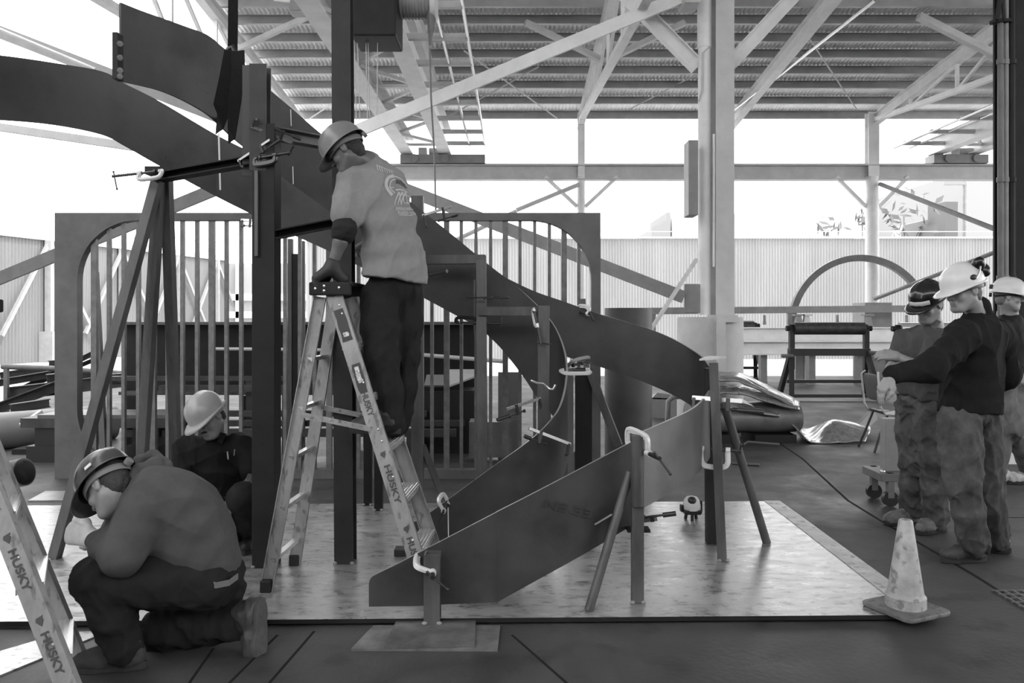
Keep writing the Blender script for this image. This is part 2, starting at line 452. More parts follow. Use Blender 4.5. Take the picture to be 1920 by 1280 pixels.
mb = MB(); mb.lathe([(0.0, 0), (0.22, 0), (0.22, 0.06), (0.16, 0.07), (0.0, 0.07)], c + V((0.26, 0, 0)), 28, (1, 0, 0)); obj('drum_flange', mb, paint2_m, root, 40)
mb = MB(); mb.bb(P(735, 32, 9.7), P(742, -10, 9.5)); obj('bracket', mb, purlin_m, root)
mb = MB(); q = P(806, 38, 9.5); mb.tube([q + V((0, 0, 0.25)), q + V((0.015, 0, 0.02)), q + V((0.01, 0, -0.16)), q + V((0.0, 0, -0.3))], [0.05, 0.045, 0.03, 0.012], 10)
obj('cable_gland', mb, midgrey_m, root, 60)
for x0, x1, y1 in ((664, 668, 225), (670, 675, 228), (686, 689, 222), (690, 693, 222), (708, 707, 215)):
    mb = MB(); mb.cyl(P(x0, 70, 9.45), P(x1, y1, 9.45), 0.006, 6); obj('hoist_wire', mb, purlin_m, root)
mb = MB(); mb.tube([P(806, 90, 9.5), P(808, 180, 9.6), P(815, 300, 9.7), P(817, 400, 9.8)], 0.012, 6); obj('pendant_cable', mb, midgrey_m, root, 60)
# lamp over the roof bay, flood lamp on the column
root = thing('bay_lamp', 'pale industrial lamp hanging under the roof at top left of the dark strut', 'lamp', P(573, 25, 12.5))
mb = MB(); p = P(573, 12, 12.5); mb.sweep([(-0.24, -0.16), (0.24, -0.16), (0.24, 0.16), (-0.24, 0.16)], p - V((0, 0, 0.12)), p + V((0, 0, 0.16)), (0, 1, 0), [(-0.19, -0.12), (0.19, -0.12), (0.19, 0.12), (-0.19, 0.12)])
obj('reflector', mb, grey_m, root, bevel=0.02)
mb = MB(); mb.cyl(p + V((0, 0, 0.16)), p + V((0, 0, 0.5)), 0.08, 14); obj('ballast', mb, midgrey_m, root, 40)
mb = MB(); mb.bar(p + V((-0.5, 0, 0.12)), p + V((0.45, 0, 0.0)), 0.05, 0.05); obj('bracket', mb, paint_m, root)

# big central column: H section + round pipe on a concrete pier, with braces
CY = 11.0
root = thing('steel_column', 'big pale central column paired with a round downpipe on a concrete drum', 'column', P(1340, 700, CY) * 1.0)
root.location.z = 0
xa, xb = (1338 - 960) * CY / F, (1369 - 960) * CY / F
mb = MB(); xm = (xa + xb) / 2 + 0.0
mb.ibeam((xm, CY, 0.9), (xm, CY, 7.4), 0.25, 0.34, 0.016, 0.012, (0, 1, 0)); obj('shaft', mb, paint2_m, root)
mb = MB(); xp = (1319 - 960) * CY / F
mb.cyl((xp, CY - 0.05, 1.55), (xp, CY - 0.05, 5.2), 0.085, 24); mb.cyl((xp, CY - 0.05, 5.2), (xp, CY - 0.05, 7.4), 0.095, 24)
obj('downpipe', mb, paint_m, root, 40)
mb = MB(); mb.tube([(xp + 0.06, CY - 0.12, 5.2), (xp - 0.05, CY - 0.15, 5.1), (xp - 0.06, CY - 0.15, 4.6), (xp - 0.09, CY - 0.1, 4.45)], 0.012, 6); obj('conduit', mb, paint2_m, root, 60)
mb = MB(); mb.cyl((xp + 0.1, CY - 0.16, 2.2), (xp + 0.1, CY - 0.16, 4.0), 0.016, 8); obj('conduit', mb, paint_m, root, 60)
mb = MB(); pc = (1331 - 960) * CY / F; mb.lathe([(0.0, 0), (0.445, 0), (0.445, 1.50), (0.43, 1.52), (0.0, 1.52)], (pc, CY, 0), 48)
obj('pier', mb, conc_m, root, 40)
mb = MB(); xg0, xg1 = (1340 - 960) * 10.5 / F, (1357 - 960) * 10.5 / F
mb.ibeam(((xg0 + xg1) / 2, 10.45, 0), ((xg0 + xg1) / 2, 10.45, 1.5), 0.12, 0.1, 0.012, 0.01, (0, 1, 0)); obj('stub_post', mb, paint2_m, root)
mb = MB(); mb.bb(P(1341, 604, 10.5), P(1368, 590, 10.9)); obj('base_plate', mb, paint2_m, root)
mb = MB(); mb.bb((P(1278, 590, CY).x, CY - 0.18, P(0, 587, CY).z), (P(1308, 590, CY).x, CY - 0.15, P(0, 533, CY).z)); obj('gusset_plate', mb, grey_m, root, bevel=0.03)
for a, b in ((P(1172, -12, CY), P(1308, 126, CY)), (P(1495, -15, CY), P(1369, 120, CY))):
    mb = MB(); mb.ibeam(a, b, 0.14, 0.19, 0.012, 0.01, (0, 0, 1)); obj('knee_brace', mb, paint_m, root)
mb = MB(); mb.bb((P(1288, 0, 10.7).x, 10.6, P(0, 405, 10.7).z), (P(1306, 0, 10.7).x, 10.9, P(0, 265, 10.7).z))
tag(obj('electrical_cabinet', mb, grey_m, bevel=0.01), 'narrow grey electrical cabinet on the left of the central column', 'cabinet')
mb = MB(); mb.bb((P(1276, 0, 10.7).x, 10.5, P(0, 16, 10.7).z), (P(1308, 0, 10.7).x, 10.9, P(0, -40, 10.7).z))
tag(obj('junction_box', mb, paint2_m, bevel=0.03), 'pale box fixed high on the central column at the top edge', 'junction box')

# the long crossed braces of that bay
mb = MB(); mb.bar(P(1284, -8, CY - 0.35), P(585, 280.2, CY - 0.35), 0.05, 0.165)
tag(obj('sway_brace', mb, paint_m), 'long pale brace falling left from the top of the central column', 'brace')
mb = MB(); mb.bar(P(600, 274, CY - 0.29), P(-130, 575, CY - 0.29), 0.05, 0.165); mb.bar(P(592, 277.3, CY - 0.32), P(560, 290.5, CY - 0.32), 0.09, 0.14)  # left half of the pale brace, coloured darker for its backlit face
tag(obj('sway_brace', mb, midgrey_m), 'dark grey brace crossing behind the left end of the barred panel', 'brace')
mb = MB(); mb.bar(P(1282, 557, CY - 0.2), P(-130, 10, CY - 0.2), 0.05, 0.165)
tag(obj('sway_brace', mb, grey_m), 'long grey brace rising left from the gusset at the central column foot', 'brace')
mb = MB(); mb.cyl(P(-60, 30, CY - 0.2), P(180, 131, CY - 0.2), 0.035, 8)
tag(obj('tie_rod', mb, purlin_m), 'thin rod running below the grey brace at upper left', 'rod')

mb = MB(); mb.bar(P(-140, 218, CY - 0.6), P(330, 287, CY - 0.6), 0.08, 0.10)
tag(obj('eave_strut', mb, purlin_m), 'grey strut showing just below the upper outer stair plate at the left edge', 'strut')

# dark column at the right edge
root = thing('steel_column', 'dark column at the right edge with pale painted foot', 'column', (5.35, 8.3, 0))
mb = MB(); mb.ibeam((5.45, 8.45, 1.5), (5.45, 8.45, 8.0), 0.5, 0.4, 0.03, 0.02, (0, 1, 0)); obj('shaft', mb, dark_m, root)
mb = MB(); mb.ibeam((5.22, 8.45, 0.0), (5.22, 8.45, 1.5), 0.2, 0.3, 0.03, 0.02, (0, 1, 0)); obj('foot', mb, paint_m, root)
mb = MB(); mb.sweep([(-0.09, -0.14), (0.09, -0.14), (0.09, 0.14), (-0.09, 0.14)], (5.23, 8.45, 0.8), (5.45, 8.45, 1.52), (0, 1, 0), [(-0.24, -0.19), (0.24, -0.19), (0.24, 0.19), (-0.24, 0.19)]); obj('haunch', mb, paint2_m, root)
for px, r, m in ((1876, 0.028, midgrey_m), (1887, 0.022, grey_m), (1897, 0.03, dark_m)):
    x = (px - 960) * 8.15 / F
    mb = MB(); mb.cyl((x, 8.15, 1.3), (x, 8.15, 8), r, 12)
    for z in (1.9, 2.9, 4.1): mb.cyl((x, 8.15, z), (x, 8.15, z + 0.05), r * 1.35, 12)
    obj('conduit', mb, m, root, 40)
mb = MB(); mb.bb(P(1866, 40, 8.1), P(1898, 34, 8.1) + V((0, 0.1, 0))); mb.bar(P(1869, 38, 8.1), P(1876, -8, 8.1), 0.04, 0.03); mb.bar(P(1883, 38, 8.1), P(1879, -8, 8.1), 0.02, 0.02)
obj('bracket', mb, dark_m, root)

# ---------------------------------------------------------------- fences of the yard
def corrugated(a, b, z0, z1, pitch=0.1, depth=0.03):
    a = V(a); b = V(b); d = (b - a); L = d.length; d.normalize(); nrm = V((d.y, -d.x, 0))
    n = int(L / pitch * 4); vs_ = []
    pf = [0, 0.8, 1, 0.2]
    for i in range(n):
        p = a + d * (i * pitch / 4) + nrm * depth * pf[i % 4]
        vs_ += [(p.x, p.y, z0), (p.x, p.y, z1)]
    return MB().add(vs_, [(2 * i, 2 * i + 2, 2 * i + 3, 2 * i + 1) for i in range(n - 1)])
wb = obj('wall_back', corrugated((-7.2, 28, 0), (22, 28, 0), 0, 4.22), fence_m)
tag(wb, 'pale corrugated metal fence across the back of the yard', 'fence', kind='structure')
mb = MB(); mb.bar((-7.2, 27.93, 4.25), (22, 27.93, 4.25), 0.05, 0.05); mb.cyl((-7.2, 27.9, 4.45), (22, 27.9, 4.45), 0.012, 6); obj('top_rail', mb, paint_m, wb)
la, lb = V((-18.0, 15.5, 0)), V((-13.0, 36.5, 0))
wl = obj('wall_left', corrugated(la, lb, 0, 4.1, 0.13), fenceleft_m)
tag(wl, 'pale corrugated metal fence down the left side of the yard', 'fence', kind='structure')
d = (lb - la).normalized(); nr = V((d.y, -d.x, 0))
mb = MB(); mb.bar(la + nr * 0.08 + V((0, 0, 4.1)), lb + nr * 0.08 + V((0, 0, 4.1)), 0.12, 0.2); obj('top_rail', mb, paint_m, wl)
for px in (84, 222, 328, 400):
    k = (px - 960) / F
    t = (la.x - k * la.y) / (k * d.y - d.x)           # where the column of pixels meets the fence
    p = la + d * t + nr * 0.18
    mb = MB(); mb.bar(p, p + V((0, 0, 4.0)), 0.2, 0.2, (0, 1, 0)); mb.box(p + V((0, 0, 0.5)), (0.45, 0.45, 1.0)); obj('fence_post', mb, fencepost_m, wl)
    for sgn in (-1, 1):
        mb = MB(); mb.bar(p + V((0, 0, 3.95)), p + d * sgn * 1.9 + nr * 0.05 + V((0, 0, 0.9)), 0.11, 0.11); obj('fence_brace', mb, fencepost_m, wl)
mb = MB(); L = (lb - la).length
for i in range(60):
    p = la + d * (L * i / 60) + V((0, 0, 4.15)); s_ = 1 + 0.5 * random.random()
    mb.tube([p, p + V((0, 0, 0.3 * s_)), p + V((0, 0, 0.5 * s_)) - nr * 0.12, p + V((0, 0, 0.62 * s_)) - nr * 0.3], 0.014, 5)
obj('barbed_wire_arm', mb, paint2_m, wl)
for k in range(3):
    mb = MB(); mb.cyl(la + V((0, 0, 4.35 + 0.12 * k)) - nr * 0.05 * k, lb + V((0, 0, 4.35 + 0.12 * k)) - nr * 0.05 * k, 0.008, 5); obj('barbed_wire', mb, paint2_m, wl)
w2 = obj('wall_back', MB().bb((-13.0, 36.6, 0), (-6.6, 36.8, 3.9)), fence_m)
tag(w2, 'pale panelled barrier closing the far left corner of the yard', 'fence', kind='structure')
mb = MB()
for x in (-12.6, -11.2, -9.8): mb.bb((x, 36.45, 0), (x + 0.15, 36.6, 3.9))
for z in (2.2, 1.4): mb.bb((-13, 36.45, z), (-6.6, 36.6, z + 0.3))
obj('barrier_rib', mb, paint_m, w2)

# ---------------------------------------------------------------- beyond the fence
out_m = mat('far_building', 0.42, 0.8); out2_m = mat('far_dark_panel', 0.10, 0.7)
def far_thing(name, pts, Y, depth, m, label, cat):
    q = [P(x, y, Y) for x, y in pts]; zm = min(p.z for p in q)
    q = [V((p.x, p.y, 0.0)) if p.z < zm + 0.01 else p for p in q]
    mb = MB(); mb.poly(q, (0, depth, 0)); return tag(obj(name, mb, m), label, cat)
far_thing('warehouse', [(1222, 470), (1222, 428), (1250, 414), (1250, 398), (1257, 398), (1257, 470)], 50, 6, mat('far_gable', 0.22, 0.8), 'small grey gabled building far beyond the fence left of the central column', 'building')
far_thing('warehouse', [(1260, 470), (1260, 402), (1600, 400), (1600, 470)], 52, 12, out_m, 'long white building far beyond the fence behind the central column', 'building')
b = far_thing('warehouse', [(1812, 480), (1812, 320), (2050, 320), (2050, 480)], 40, 10, mat('far_wall_grey', 0.27, 0.8), 'pale building with a tall blank wall beyond the fence at far right', 'building')
far_thing('shipping_crate', [(1772, 470), (1772, 378), (1796, 378), (1796, 470)], 36, 1.5, out2_m, 'grey upright locker beyond the fence at far right', 'locker')
far_thing('lean_to_roof', [(1703, 446), (1760, 407), (1760, 446)], 33, 3, out2_m, 'grey sloping lean-to roof above the fence at right', 'roof')
far_thing('lean_to_roof', [(1686, 446), (1734, 412), (1734, 446)], 37, 3, mat('far_roof_pale', 0.35, 0.7), 'paler sloping roof behind the lean-to above the fence', 'roof')
mb = MB(); mb.tube([P(1529, 470, 34), P(1529, 413, 34), P(1530, 411, 34), P(1545, 405, 34)], 0.04, 6)
tag(obj('yard_lamp_post', mb, paint2_m, smooth=60), 'thin bent lamp post above the fence left of the steel ring', 'lamp post')
mb = MB(); mb.cyl(P(1810, 470, 33), P(1810, 330, 33), 0.07, 8); mb.cyl(P(1806, 470, 33), P(1806, 334, 33), 0.03, 8); mb.bar(P(1770, 344, 33), P(1812, 344, 33), 0.1, 0.12)
tag(obj('utility_pole', mb, grey_m), 'grey pole with a crossarm beyond the fence at far right', 'pole')
leaf_m = mat('leaves', 0.09, 0.7)
def shrub(pxy, Y, r, nleaf, label, seed):
    rnd = random.Random(seed); root = thing('young_tree', label, 'tree', (P(pxy[0], pxy[1], Y).x, Y, 0))
    base = V((P(pxy[0], 0, Y).x, Y, 0)); top = P(pxy[0], pxy[1], Y)
    mb = MB(); mb.tube([base, base.lerp(top, 0.6), top], [0.09, 0.06, 0.03], 6); obj('trunk', mb, grey_m, root, 60)
    mb = MB()
    for i in range(nleaf):
        c = top + V((rnd.gauss(0, r), rnd.gauss(0, r), rnd.gauss(0, r * 0.9)))
        u = V((rnd.gauss(0, 1), rnd.gauss(0, 1), rnd.gauss(0, 1))).normalized(); w = u.orthogonal().normalized(); s_ = 0.10 + 0.12 * rnd.random()
        mb.add([c - u * s_ * 1.6, c + w * s_ * 0.6, c + u * s_ * 1.6, c - w * s_ * 0.6], [(0, 1, 2, 3)])
    obj('foliage', mb, leaf_m, root)
shrub((1695, 405), 34, 0.55, 55, 'sparse young tree beyond the fence right of the rear column', 3)
shrub((1553, 432), 34, 0.25, 22, 'small plant top showing over the fence left of the rear column', 4)
shrub((1617, 415), 34, 0.25, 22, 'leafy sprig showing beside the rear column above the fence', 5)
# ================================================================= LAYOUT PLATE AND THE CURVED STAIR STRINGERS
table_m = mat('scuffed_steel_plate', 0.38, 0.33, 0.55, 0.35, 9.0, 0.06, 60, rvar=0.10, dirt=0.45, stretch=(0.7, 1.5, 1))
PT = 0.035                                              # top of the layout plate
mb = MB()
c = [GP(-420, 1168, PT), GP(1757, 1152, PT), GP(1463, 939, PT), GP(-420, 950, PT)]
mb.poly([(p.x, p.y, 0.012) for p in c], (0, 0, PT - 0.012))
lp = obj('layout_plate', mb, [table_m, dark_m])
for p_ in lp.data.polygons: p_.material_index = 0 if abs(p_.normal.z) > 0.5 else 1
tag(lp, 'large scuffed steel layout plate lying on the floor under the stair', 'steel plate')
mb = MB()
for q in ([(1463, 939), (1757, 1152)],):
    a, b_ = GP(*q[0], PT), GP(*q[1], PT)
    mb.bar(a + V((-0.07, 0, 0.002)), b_ + V((-0.07, 0.0, 0.002)), 0.12, 0.004)
tag(obj('edge_strip', mb, mat('edge_strip_steel', 0.42, 0.5, 0.3, 0.3, 6, dirt=0.5)), 'pale worn strip along the right edge of the layout plate', 'strip')
for px, py, w in ((20, 1180, 0.4), (260, 1178, 0.4), (1716, 1166, 0.12)):
    p = GP(px, py, 0.0)
    mb = MB(); mb.box((p.x, p.y + 0.05, 0.006), (w, 0.1, 0.012)); tag(obj('plate_shim', mb, black_m), 'dark shim under the front edge of the layout plate ' + ('by the step ladder' if px < 100 else 'by the kneeling man' if px < 900 else 'below the traffic cone'), 'shim')

def ribbon(rows, thick, n=8, name='plate', m=plate_m, parent=None):
    """Curved upright plate: rows are (px, top row, bottom row, distance)."""
    R = catmull(rows, n); vs_ = []; m_ = len(R)
    C = [P(r[0], r[1], r[3]) for r in R]; B = [P(r[0], r[2], r[3]).z for r in R]
    for i in range(m_):
        a = C[max(i - 1, 0)]; b = C[min(i + 1, m_ - 1)]
        t = V((b.x - a.x, b.y - a.y, 0)).normalized(); q = V((t.y, -t.x, 0)) * thick / 2
        p = C[i]
        vs_ += [p + q, p - q, V((p.x, p.y, B[i])) - q, V((p.x, p.y, B[i])) + q]
    fs_ = [(i * 4 + k, i * 4 + (k + 1) % 4, i * 4 + 4 + (k + 1) % 4, i * 4 + 4 + k) for i in range(m_ - 1) for k in range(4)]
    fs_ += [(3, 2, 1, 0), tuple((m_ - 1) * 4 + k for k in range(4))]
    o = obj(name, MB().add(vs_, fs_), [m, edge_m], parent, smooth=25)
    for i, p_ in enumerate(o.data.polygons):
        if i < (m_ - 1) * 4 and i % 4 == 0: p_.material_index = 1  # only the top faces get the sky-bright tone
    return o

stair_o = thing('stair_stringer', 'outer curved stair stringer plate sweeping round the right side and up to the left edge', 'stair stringer', GP(1150, 1100, 0.03), 'curved stair stringers')
lower = [(692, 1093, 1136, 4.05), (695, 1084, 1136, 4.05), (703, 1077, 1136, 4.05), (740, 1059, 1135.5, 4.05), (780, 1038, 1135, 4.05), (830, 1012, 1132, 4.06), (880, 986, 1130, 4.07), (930, 960, 1128, 4.08),
         (935, 957, 1126, 4.08), (1000, 924, 1090, 4.12), (1090, 877, 1040, 4.20), (1181, 829, 986, 4.33)]
ribbon(lower, 0.014, 6, 'lower_plate', plate_m, stair_o)
upper = [(1183, 818, 968, 4.34), (1210, 806, 949, 4.42), (1245, 791, 929, 4.55), (1297, 766, 895, 4.85), (1326, 738, 862, 5.2), (1336, 708, 835, 5.55), (1332, 688, 800, 5.9),
         (1318, 670, 776, 6.15), (1297, 655, 760, 6.35), (1262, 635, 740, 6.5), (1222, 618, 722, 6.6), (1164, 600, 700, 6.65), (1116, 586, 685, 6.7), (1060, 566, 668, 6.72),
         (1000, 545, 650, 6.75), (945, 519, 633, 6.75), (880, 488, 604, 6.75), (790, 442, 556, 6.75), (700, 397, 512, 6.75), (611, 354, 468, 6.75), (520, 311, 427, 6.72), (465, 283, 398, 6.65),
         (400, 250, 365, 6.5), (300, 191, 311, 6.25), (235, 158, 274, 6.05), (190, 134, 252, 5.9), (100, 118, 234, 5.55), (0, 104, 225, 5.2), (-130, 92, 218, 4.8)]
bend_m = mat('plate_steel_lit', 0.16, 0.45, 0.35, 0.25, 3.0, 0.06, 60, rvar=0.1)  # lighter copy of the plate steel, light on the bend painted in
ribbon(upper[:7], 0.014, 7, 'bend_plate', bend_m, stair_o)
ribbon(upper[6:], 0.014, 7, 'upper_plate', plate_m, stair_o)

stair_i = thing('stair_stringer', 'inner curved stair stringer plate with a tight bend and free upper end', 'stair stringer', GP(880, 1030, 0.03), 'curved stair stringers')
inner = [(770, 982, 1026, 5.2), (803, 962, 1026, 5.2), (840, 936, 1025, 5.2), (893, 897, 1018, 5.2), (930, 870, 998, 5.2), (970, 842, 975, 5.21), (1005, 815, 950, 5.24), (1030, 790, 928, 5.29), (1048, 765, 905, 5.36),
         (1059, 730, 880, 5.46), (1063, 694, 856, 5.56), (1060, 664, 832, 5.66), (1050, 632, 802, 5.74), (1035, 604, 776, 5.8), (1010, 575, 748, 5.86), (985, 551, 711, 5.89), (957, 527, 674, 5.9), (930, 507, 643, 5.9), (890, 475, 607, 5.9),
         (848, 440, 580, 5.9), (800, 402, 545, 5.9), (740, 356, 497, 5.88), (680, 310, 448, 5.85), (606, 254, 388, 5.8), (544, 201, 343, 5.75), (490, 155, 301, 5.68), (440, 108, 262, 5.55), (413, 86, 237, 5.45),
         (386, 65, 213, 5.33), (344, 49, 189, 5.15), (302, 34, 171, 4.97), (260, 19, 160, 4.78), (225, 5, 153, 4.63)]
ribbon(inner, 0.014, 7, 'plate', plate_m, stair_i)
# end plate with bolt holes and welds on the free end
e = P(222, 60, 4.63); e2 = P(219, 152, 4.63)
mb = MB(); mb.bar(P(221, 64, 4.61), P(221, 150, 4.61), 0.03, 0.07, (0, 1, 0)); obj('end_flange', mb, dark_m, stair_i)
for py in (82, 108, 132, 143):
    mb = MB(); mb.cyl(P(225, py, 4.58), P(225, py, 4.56), 0.011, 10); mb.cyl(P(225, py, 4.585), P(225, py, 4.575), 0.018, 6)
    obj('bolt', mb, chrome_m, stair_i)
# faint weld seams where plates join, pale chalk lines
mb = MB()
for px, y0, y1, Y in ((410, 250, 356, 6.5),): 
    mb.bar(P(px, y0, Y - 0.03), P(px + 3, y1, Y - 0.03), 0.012, 0.006, (0, 1, 0))
obj('chalk_line', mb, mat('chalk', 0.7, 0.9), stair_o)
mb = MB()
for px, y0, y1, Y in ((545, 205, 236, 5.74), (549, 312, 345, 5.75), (840, 937, 1018, 5.19)):
    mb.bar(P(px, y0, Y - 0.02), P(px + 1, y1, Y - 0.02), 0.006, 0.004, (0, 1, 0))
obj('chalk_line', mb, MATS['chalk'], stair_i)
mb = MB(); mb.bar(P(1115, 983, 4.17), P(1147, 964, 4.19), 0.006, 0.012, (0, 1, 0)); obj('chalk_line', mb, MATS['grey_paint'], stair_o)

def text_on(s_, a, b, height, nrm, m, parent, name='lettering', depth=0.0015):
    """Raised lettering running from a to b, lying on a surface facing nrm."""
    cu = bpy.data.curves.new(name, 'FONT'); cu.body = s_; cu.size = 1.0; cu.offset = 0.028 if s_ == 'HUSKY' else 0.0; cu.extrude = 0.0; cu.align_x = 'LEFT'
    tmp = bpy.data.objects.new(name, cu); COL.objects.link(tmp)
    bpy.context.view_layer.update()
    me = bpy.data.meshes.new_from_object(tmp.evaluated_get(bpy.context.evaluated_depsgraph_get()))
    COL.objects.unlink(tmp); bpy.data.objects.remove(tmp); bpy.data.curves.remove(cu)
    xs = [v.co.x for v in me.vertices]; ys = [v.co.y for v in me.vertices]
    w, h = max(xs) - min(xs), max(ys) - min(ys)
    a = V(a); b = V(b); x = (b - a); L = x.length; x.normalize(); n = V(nrm).normalized(); n = (n - x * n.dot(x)).normalized(); y = n.cross(x)
    org = origin_of(parent)
    for v in me.vertices:
        q = a + x * ((v.co.x - min(xs)) / w * L) + y * ((v.co.y - min(ys)) / h * height) + n * depth - org
        v.co = q
    o = bpy.data.objects.new(name, me); COL.objects.link(o); me.materials.append(m); o.parent = parent
    return o
faint = mat('faint_stencil', 0.030, 0.6)
text_on('EE EN', P(1112, 955, 4.19), P(1025, 936, 4.12), 0.045, (0.05, -1, 0), faint, stair_o, 'lettering')

# ---------------------------------------------------------------- support posts tacked to the plate
def post(name, label, base, top, w, d, parts=(), m=post_m, kind='tube', group='temporary support posts', rot=0.0):
    root = thing('support_post', label, 'support post', base, group)
    mb = MB(); b_ = V(base); t = V(top)
    if kind == 'tube': mb.bar(b_, t, w, d, (math.sin(rot), math.cos(rot), 0))
    elif kind == 'channel': mb.channel(b_, t, w, d, 0.008, (math.sin(rot), math.cos(rot), 0))
    elif kind == 'i': mb.ibeam(b_, t, w, d, 0.01, 0.008, (math.sin(rot), math.cos(rot), 0))
    elif kind == 'angle': mb.angle(b_, t, w, d, 0.008, (math.sin(rot), math.cos(rot), 0))
    elif kind == 'pipe': mb.cyl(b_, t, w / 2, 20)
    obj('post', mb, m, root, 40 if kind == 'pipe' else None, bevel=0.004 if kind == 'tube' else 0)
    mb = MB()
    for sx in (-1, 1): mb.ball(b_ + V((sx * w * 0.45, -d * 0.5, 0.008)), (0.014, 0.012, 0.01), 8, 5)
    obj('weld_tack', mb, grey_m, root)['kind'] = 'stuff'
    return root
def arm(root, a, b, w, h, m=post_m, kind='tube', name='arm', up=(0, 0, 1)):
    mb = MB()
    if kind == 'tube': mb.bar(a, b, w, h, up)
    elif kind == 'channel': mb.channel(a, b, w, h, 0.008, up)
    elif kind == 'angle': mb.angle(a, b, w, h, 0.008, up)
    elif kind == 'pipe': mb.cyl(a, b, w / 2, 16)
    return obj(name, mb, m, root, 40 if kind == 'pipe' else None)

mat('mast_steel_upper', 0.040, 0.6, 0.1, 0.3, 5.0, spec=0.3)
# tall dark post left of the ladder, with its upper channel and arms
Y1 = 4.85; x1 = (500 - 960) * Y1 / F
p1 = post('p', 'tall dark post left of the step ladder under the high stair plates', (x1, Y1, PT), (x1, Y1, P(0, 236, Y1).z), 0.137, 0.137, m=dark_m)
mb = MB(); mb.ibeam(P(488, 322, Y1 - 0.02), P(488, 124, Y1 - 0.02), 0.1, 0.1, 0.012, 0.008, (0, 1, 0)); obj('upper_post', mb, MATS['mast_steel_upper'], p1)
mb = MB(); mb.bar(P(469, 330, 4.93), P(469, 124, 4.93), 0.08, 0.05, (0, 1, 0)); obj('backing_plate', mb, black_m, p1)
arm(p1, P(295, 333, 5.10), P(500, 297, 4.86), 0.09, 0.055, dark_m, 'channel')
arm(p1, P(512, 441, 4.83), P(640, 416, 4.95), 0.09, 0.055, dark_m, 'channel')
arm(p1, P(500, 248, 4.85), P(612, 268, 5.3), 0.09, 0.075, post_m, 'channel')
arm(p1, P(481, 320, 4.77), P(481, 480, 4.77), 0.02, 0.02, post_m, 'tube', 'chalk_edge', (0, 1, 0))

# tripod leaning at the left
root = thing('support_tripod', 'tall leaning tripod of steel legs at the left, under the upper stringer', 'tripod', GP(105, 1045, PT))
for a, b_ in ((P(300, 322, 5.12), GP(102, 1046, PT)), (P(300, 325, 5.16), GP(258, 1000, PT)), (P(312, 325, 5.2), GP(334, 985, PT))):
    mb = MB()
    mb.bar(b_, a, 0.062, 0.06, (0.1, 1, 0)); obj('leg', mb, post_m, root, bevel=0.003)
mb = MB(); mb.box(P(298, 322, 5.13), (0.13, 0.12, 0.05)); obj('head_plate', mb, dark_m, root)

# very tall I section rising behind the man on the ladder
p2 = post('p', 'very tall dark mast behind the man on the ladder, reaching out of frame', GP(648, 1052, PT), P(642, -60, 5.0), 0.115, 0.12, m=mat('mast_steel', 0.026, 0.6, 0.1, 0.3, 5.0, spec=0.3), kind='i', rot=0.0)
# front-left stub post
Y8 = 3.98; x8 = (811 - 960) * Y8 / F
p8 = post('p', 'short flat post clamped to the low front end of the outer stringer', (x8, Y8, 0.022), (x8, Y8, P(0, 1036, Y8).z), 0.08, 0.075, kind='channel', rot=math.pi)
# right front post with raking brace
Y6 = 4.22; x6 = (1195 - 960) * Y6 / F
p6 = post('p', 'post at the front seam of the outer stringer with a raking pipe leg', (x6, Y6, PT), (x6, Y6, P(0, 815, Y6).z), 0.064, 0.05)
arm(p6, P(1181, 885, 4.25), GP(1104, 1144, PT), 0.048, 0.048, post_m, 'pipe', 'raking_leg')
mb = MB(); mb.cyl(P(1195, 818, 4.2), P(1195, 948, 4.2), 0.034, 16); obj('sleeve', mb, post_m, p6, 40)
mb = MB(); mb.box(P(1196, 992, 4.27), (0.12, 0.08, 0.015)); obj('bracket', mb, dark_m, p6)
# far right pair
b7 = GP(1354, 1050, PT)
p7 = post('p', 'channel post at the right bend of the stair topped by a pale cap plate', b7, P(1338, 680, b7.y + 0.05), 0.055, 0.06, kind='channel', rot=0.3)
b7b = GP(1334, 1018, PT)
arm(p7, b7b, P(1332, 690, b7b.y), 0.07, 0.07, dark_m, 'tube', 'rear_post', (0, 1, 0))
arm(p7, P(1356, 752, 5.2), GP(1438, 1018, PT), 0.055, 0.055, post_m, 'pipe', 'raking_leg')
mb = MB(); q = P(1333, 675, 5.25); mb.poly([q + V((-0.09, -0.06, 0)), q + V((0.03, -0.08, 0.01)), q + V((0.10, 0, 0.012)), q + V((0.02, 0.10, 0.012)), q + V((-0.02, 0.05, 0.01))], (0, 0, 0.012)); obj('cap_plate', mb, paint2_m, p7)
# posts behind the inner stringer
Y3 = 5.65
p3 = post('p', 'square post with a top arm in front of the inner stringer', GP(905, 1010, PT) * 1.0, P(902, 480, Y3), 0.072, 0.072)
p3c = [o for o in COL.objects if o.parent == p3]
arm(p3, P(798, 487, Y3), P(910, 486, Y3), 0.08, 0.062, post_m)
arm(p3, P(890, 524, Y3 - 0.06), P(890, 625, Y3 - 0.06), 0.012, 0.03, post_m, 'tube', 'edge_strip', (0, 1, 0))
p4 = post('p', 'square post with a short arm beside the tight bend of the inner stringer', (P(1019, 0, 5.55).x, 5.55, PT), P(1019, 573, 5.55), 0.08, 0.07)
arm(p4, P(898, 583, 5.58), P(1030, 583, 5.58), 0.08, 0.06, post_m)
Y5 = 6.35
p5 = post('p', 'post behind the legs of the man on the ladder with a raking leg', (P(783, 0, Y5).x, Y5, PT), P(783, 368, Y5), 0.095, 0.08, kind='channel')
arm(p5, P(792, 835, Y5), P(829, 928, 6.4), 0.045, 0.05, post_m, 'tube', 'raking_leg')
for px, py, Y, lab in ((690, 946, 6.6, 'left'), (710, 956, 6.4, 'right')):
    b_ = GP(px, py, PT)
    post('p', 'slim dark post seen under the worker boots, %s one of a pair' % lab, b_, P(px, 540, b_.y), 0.062, 0.06, m=dark_m)
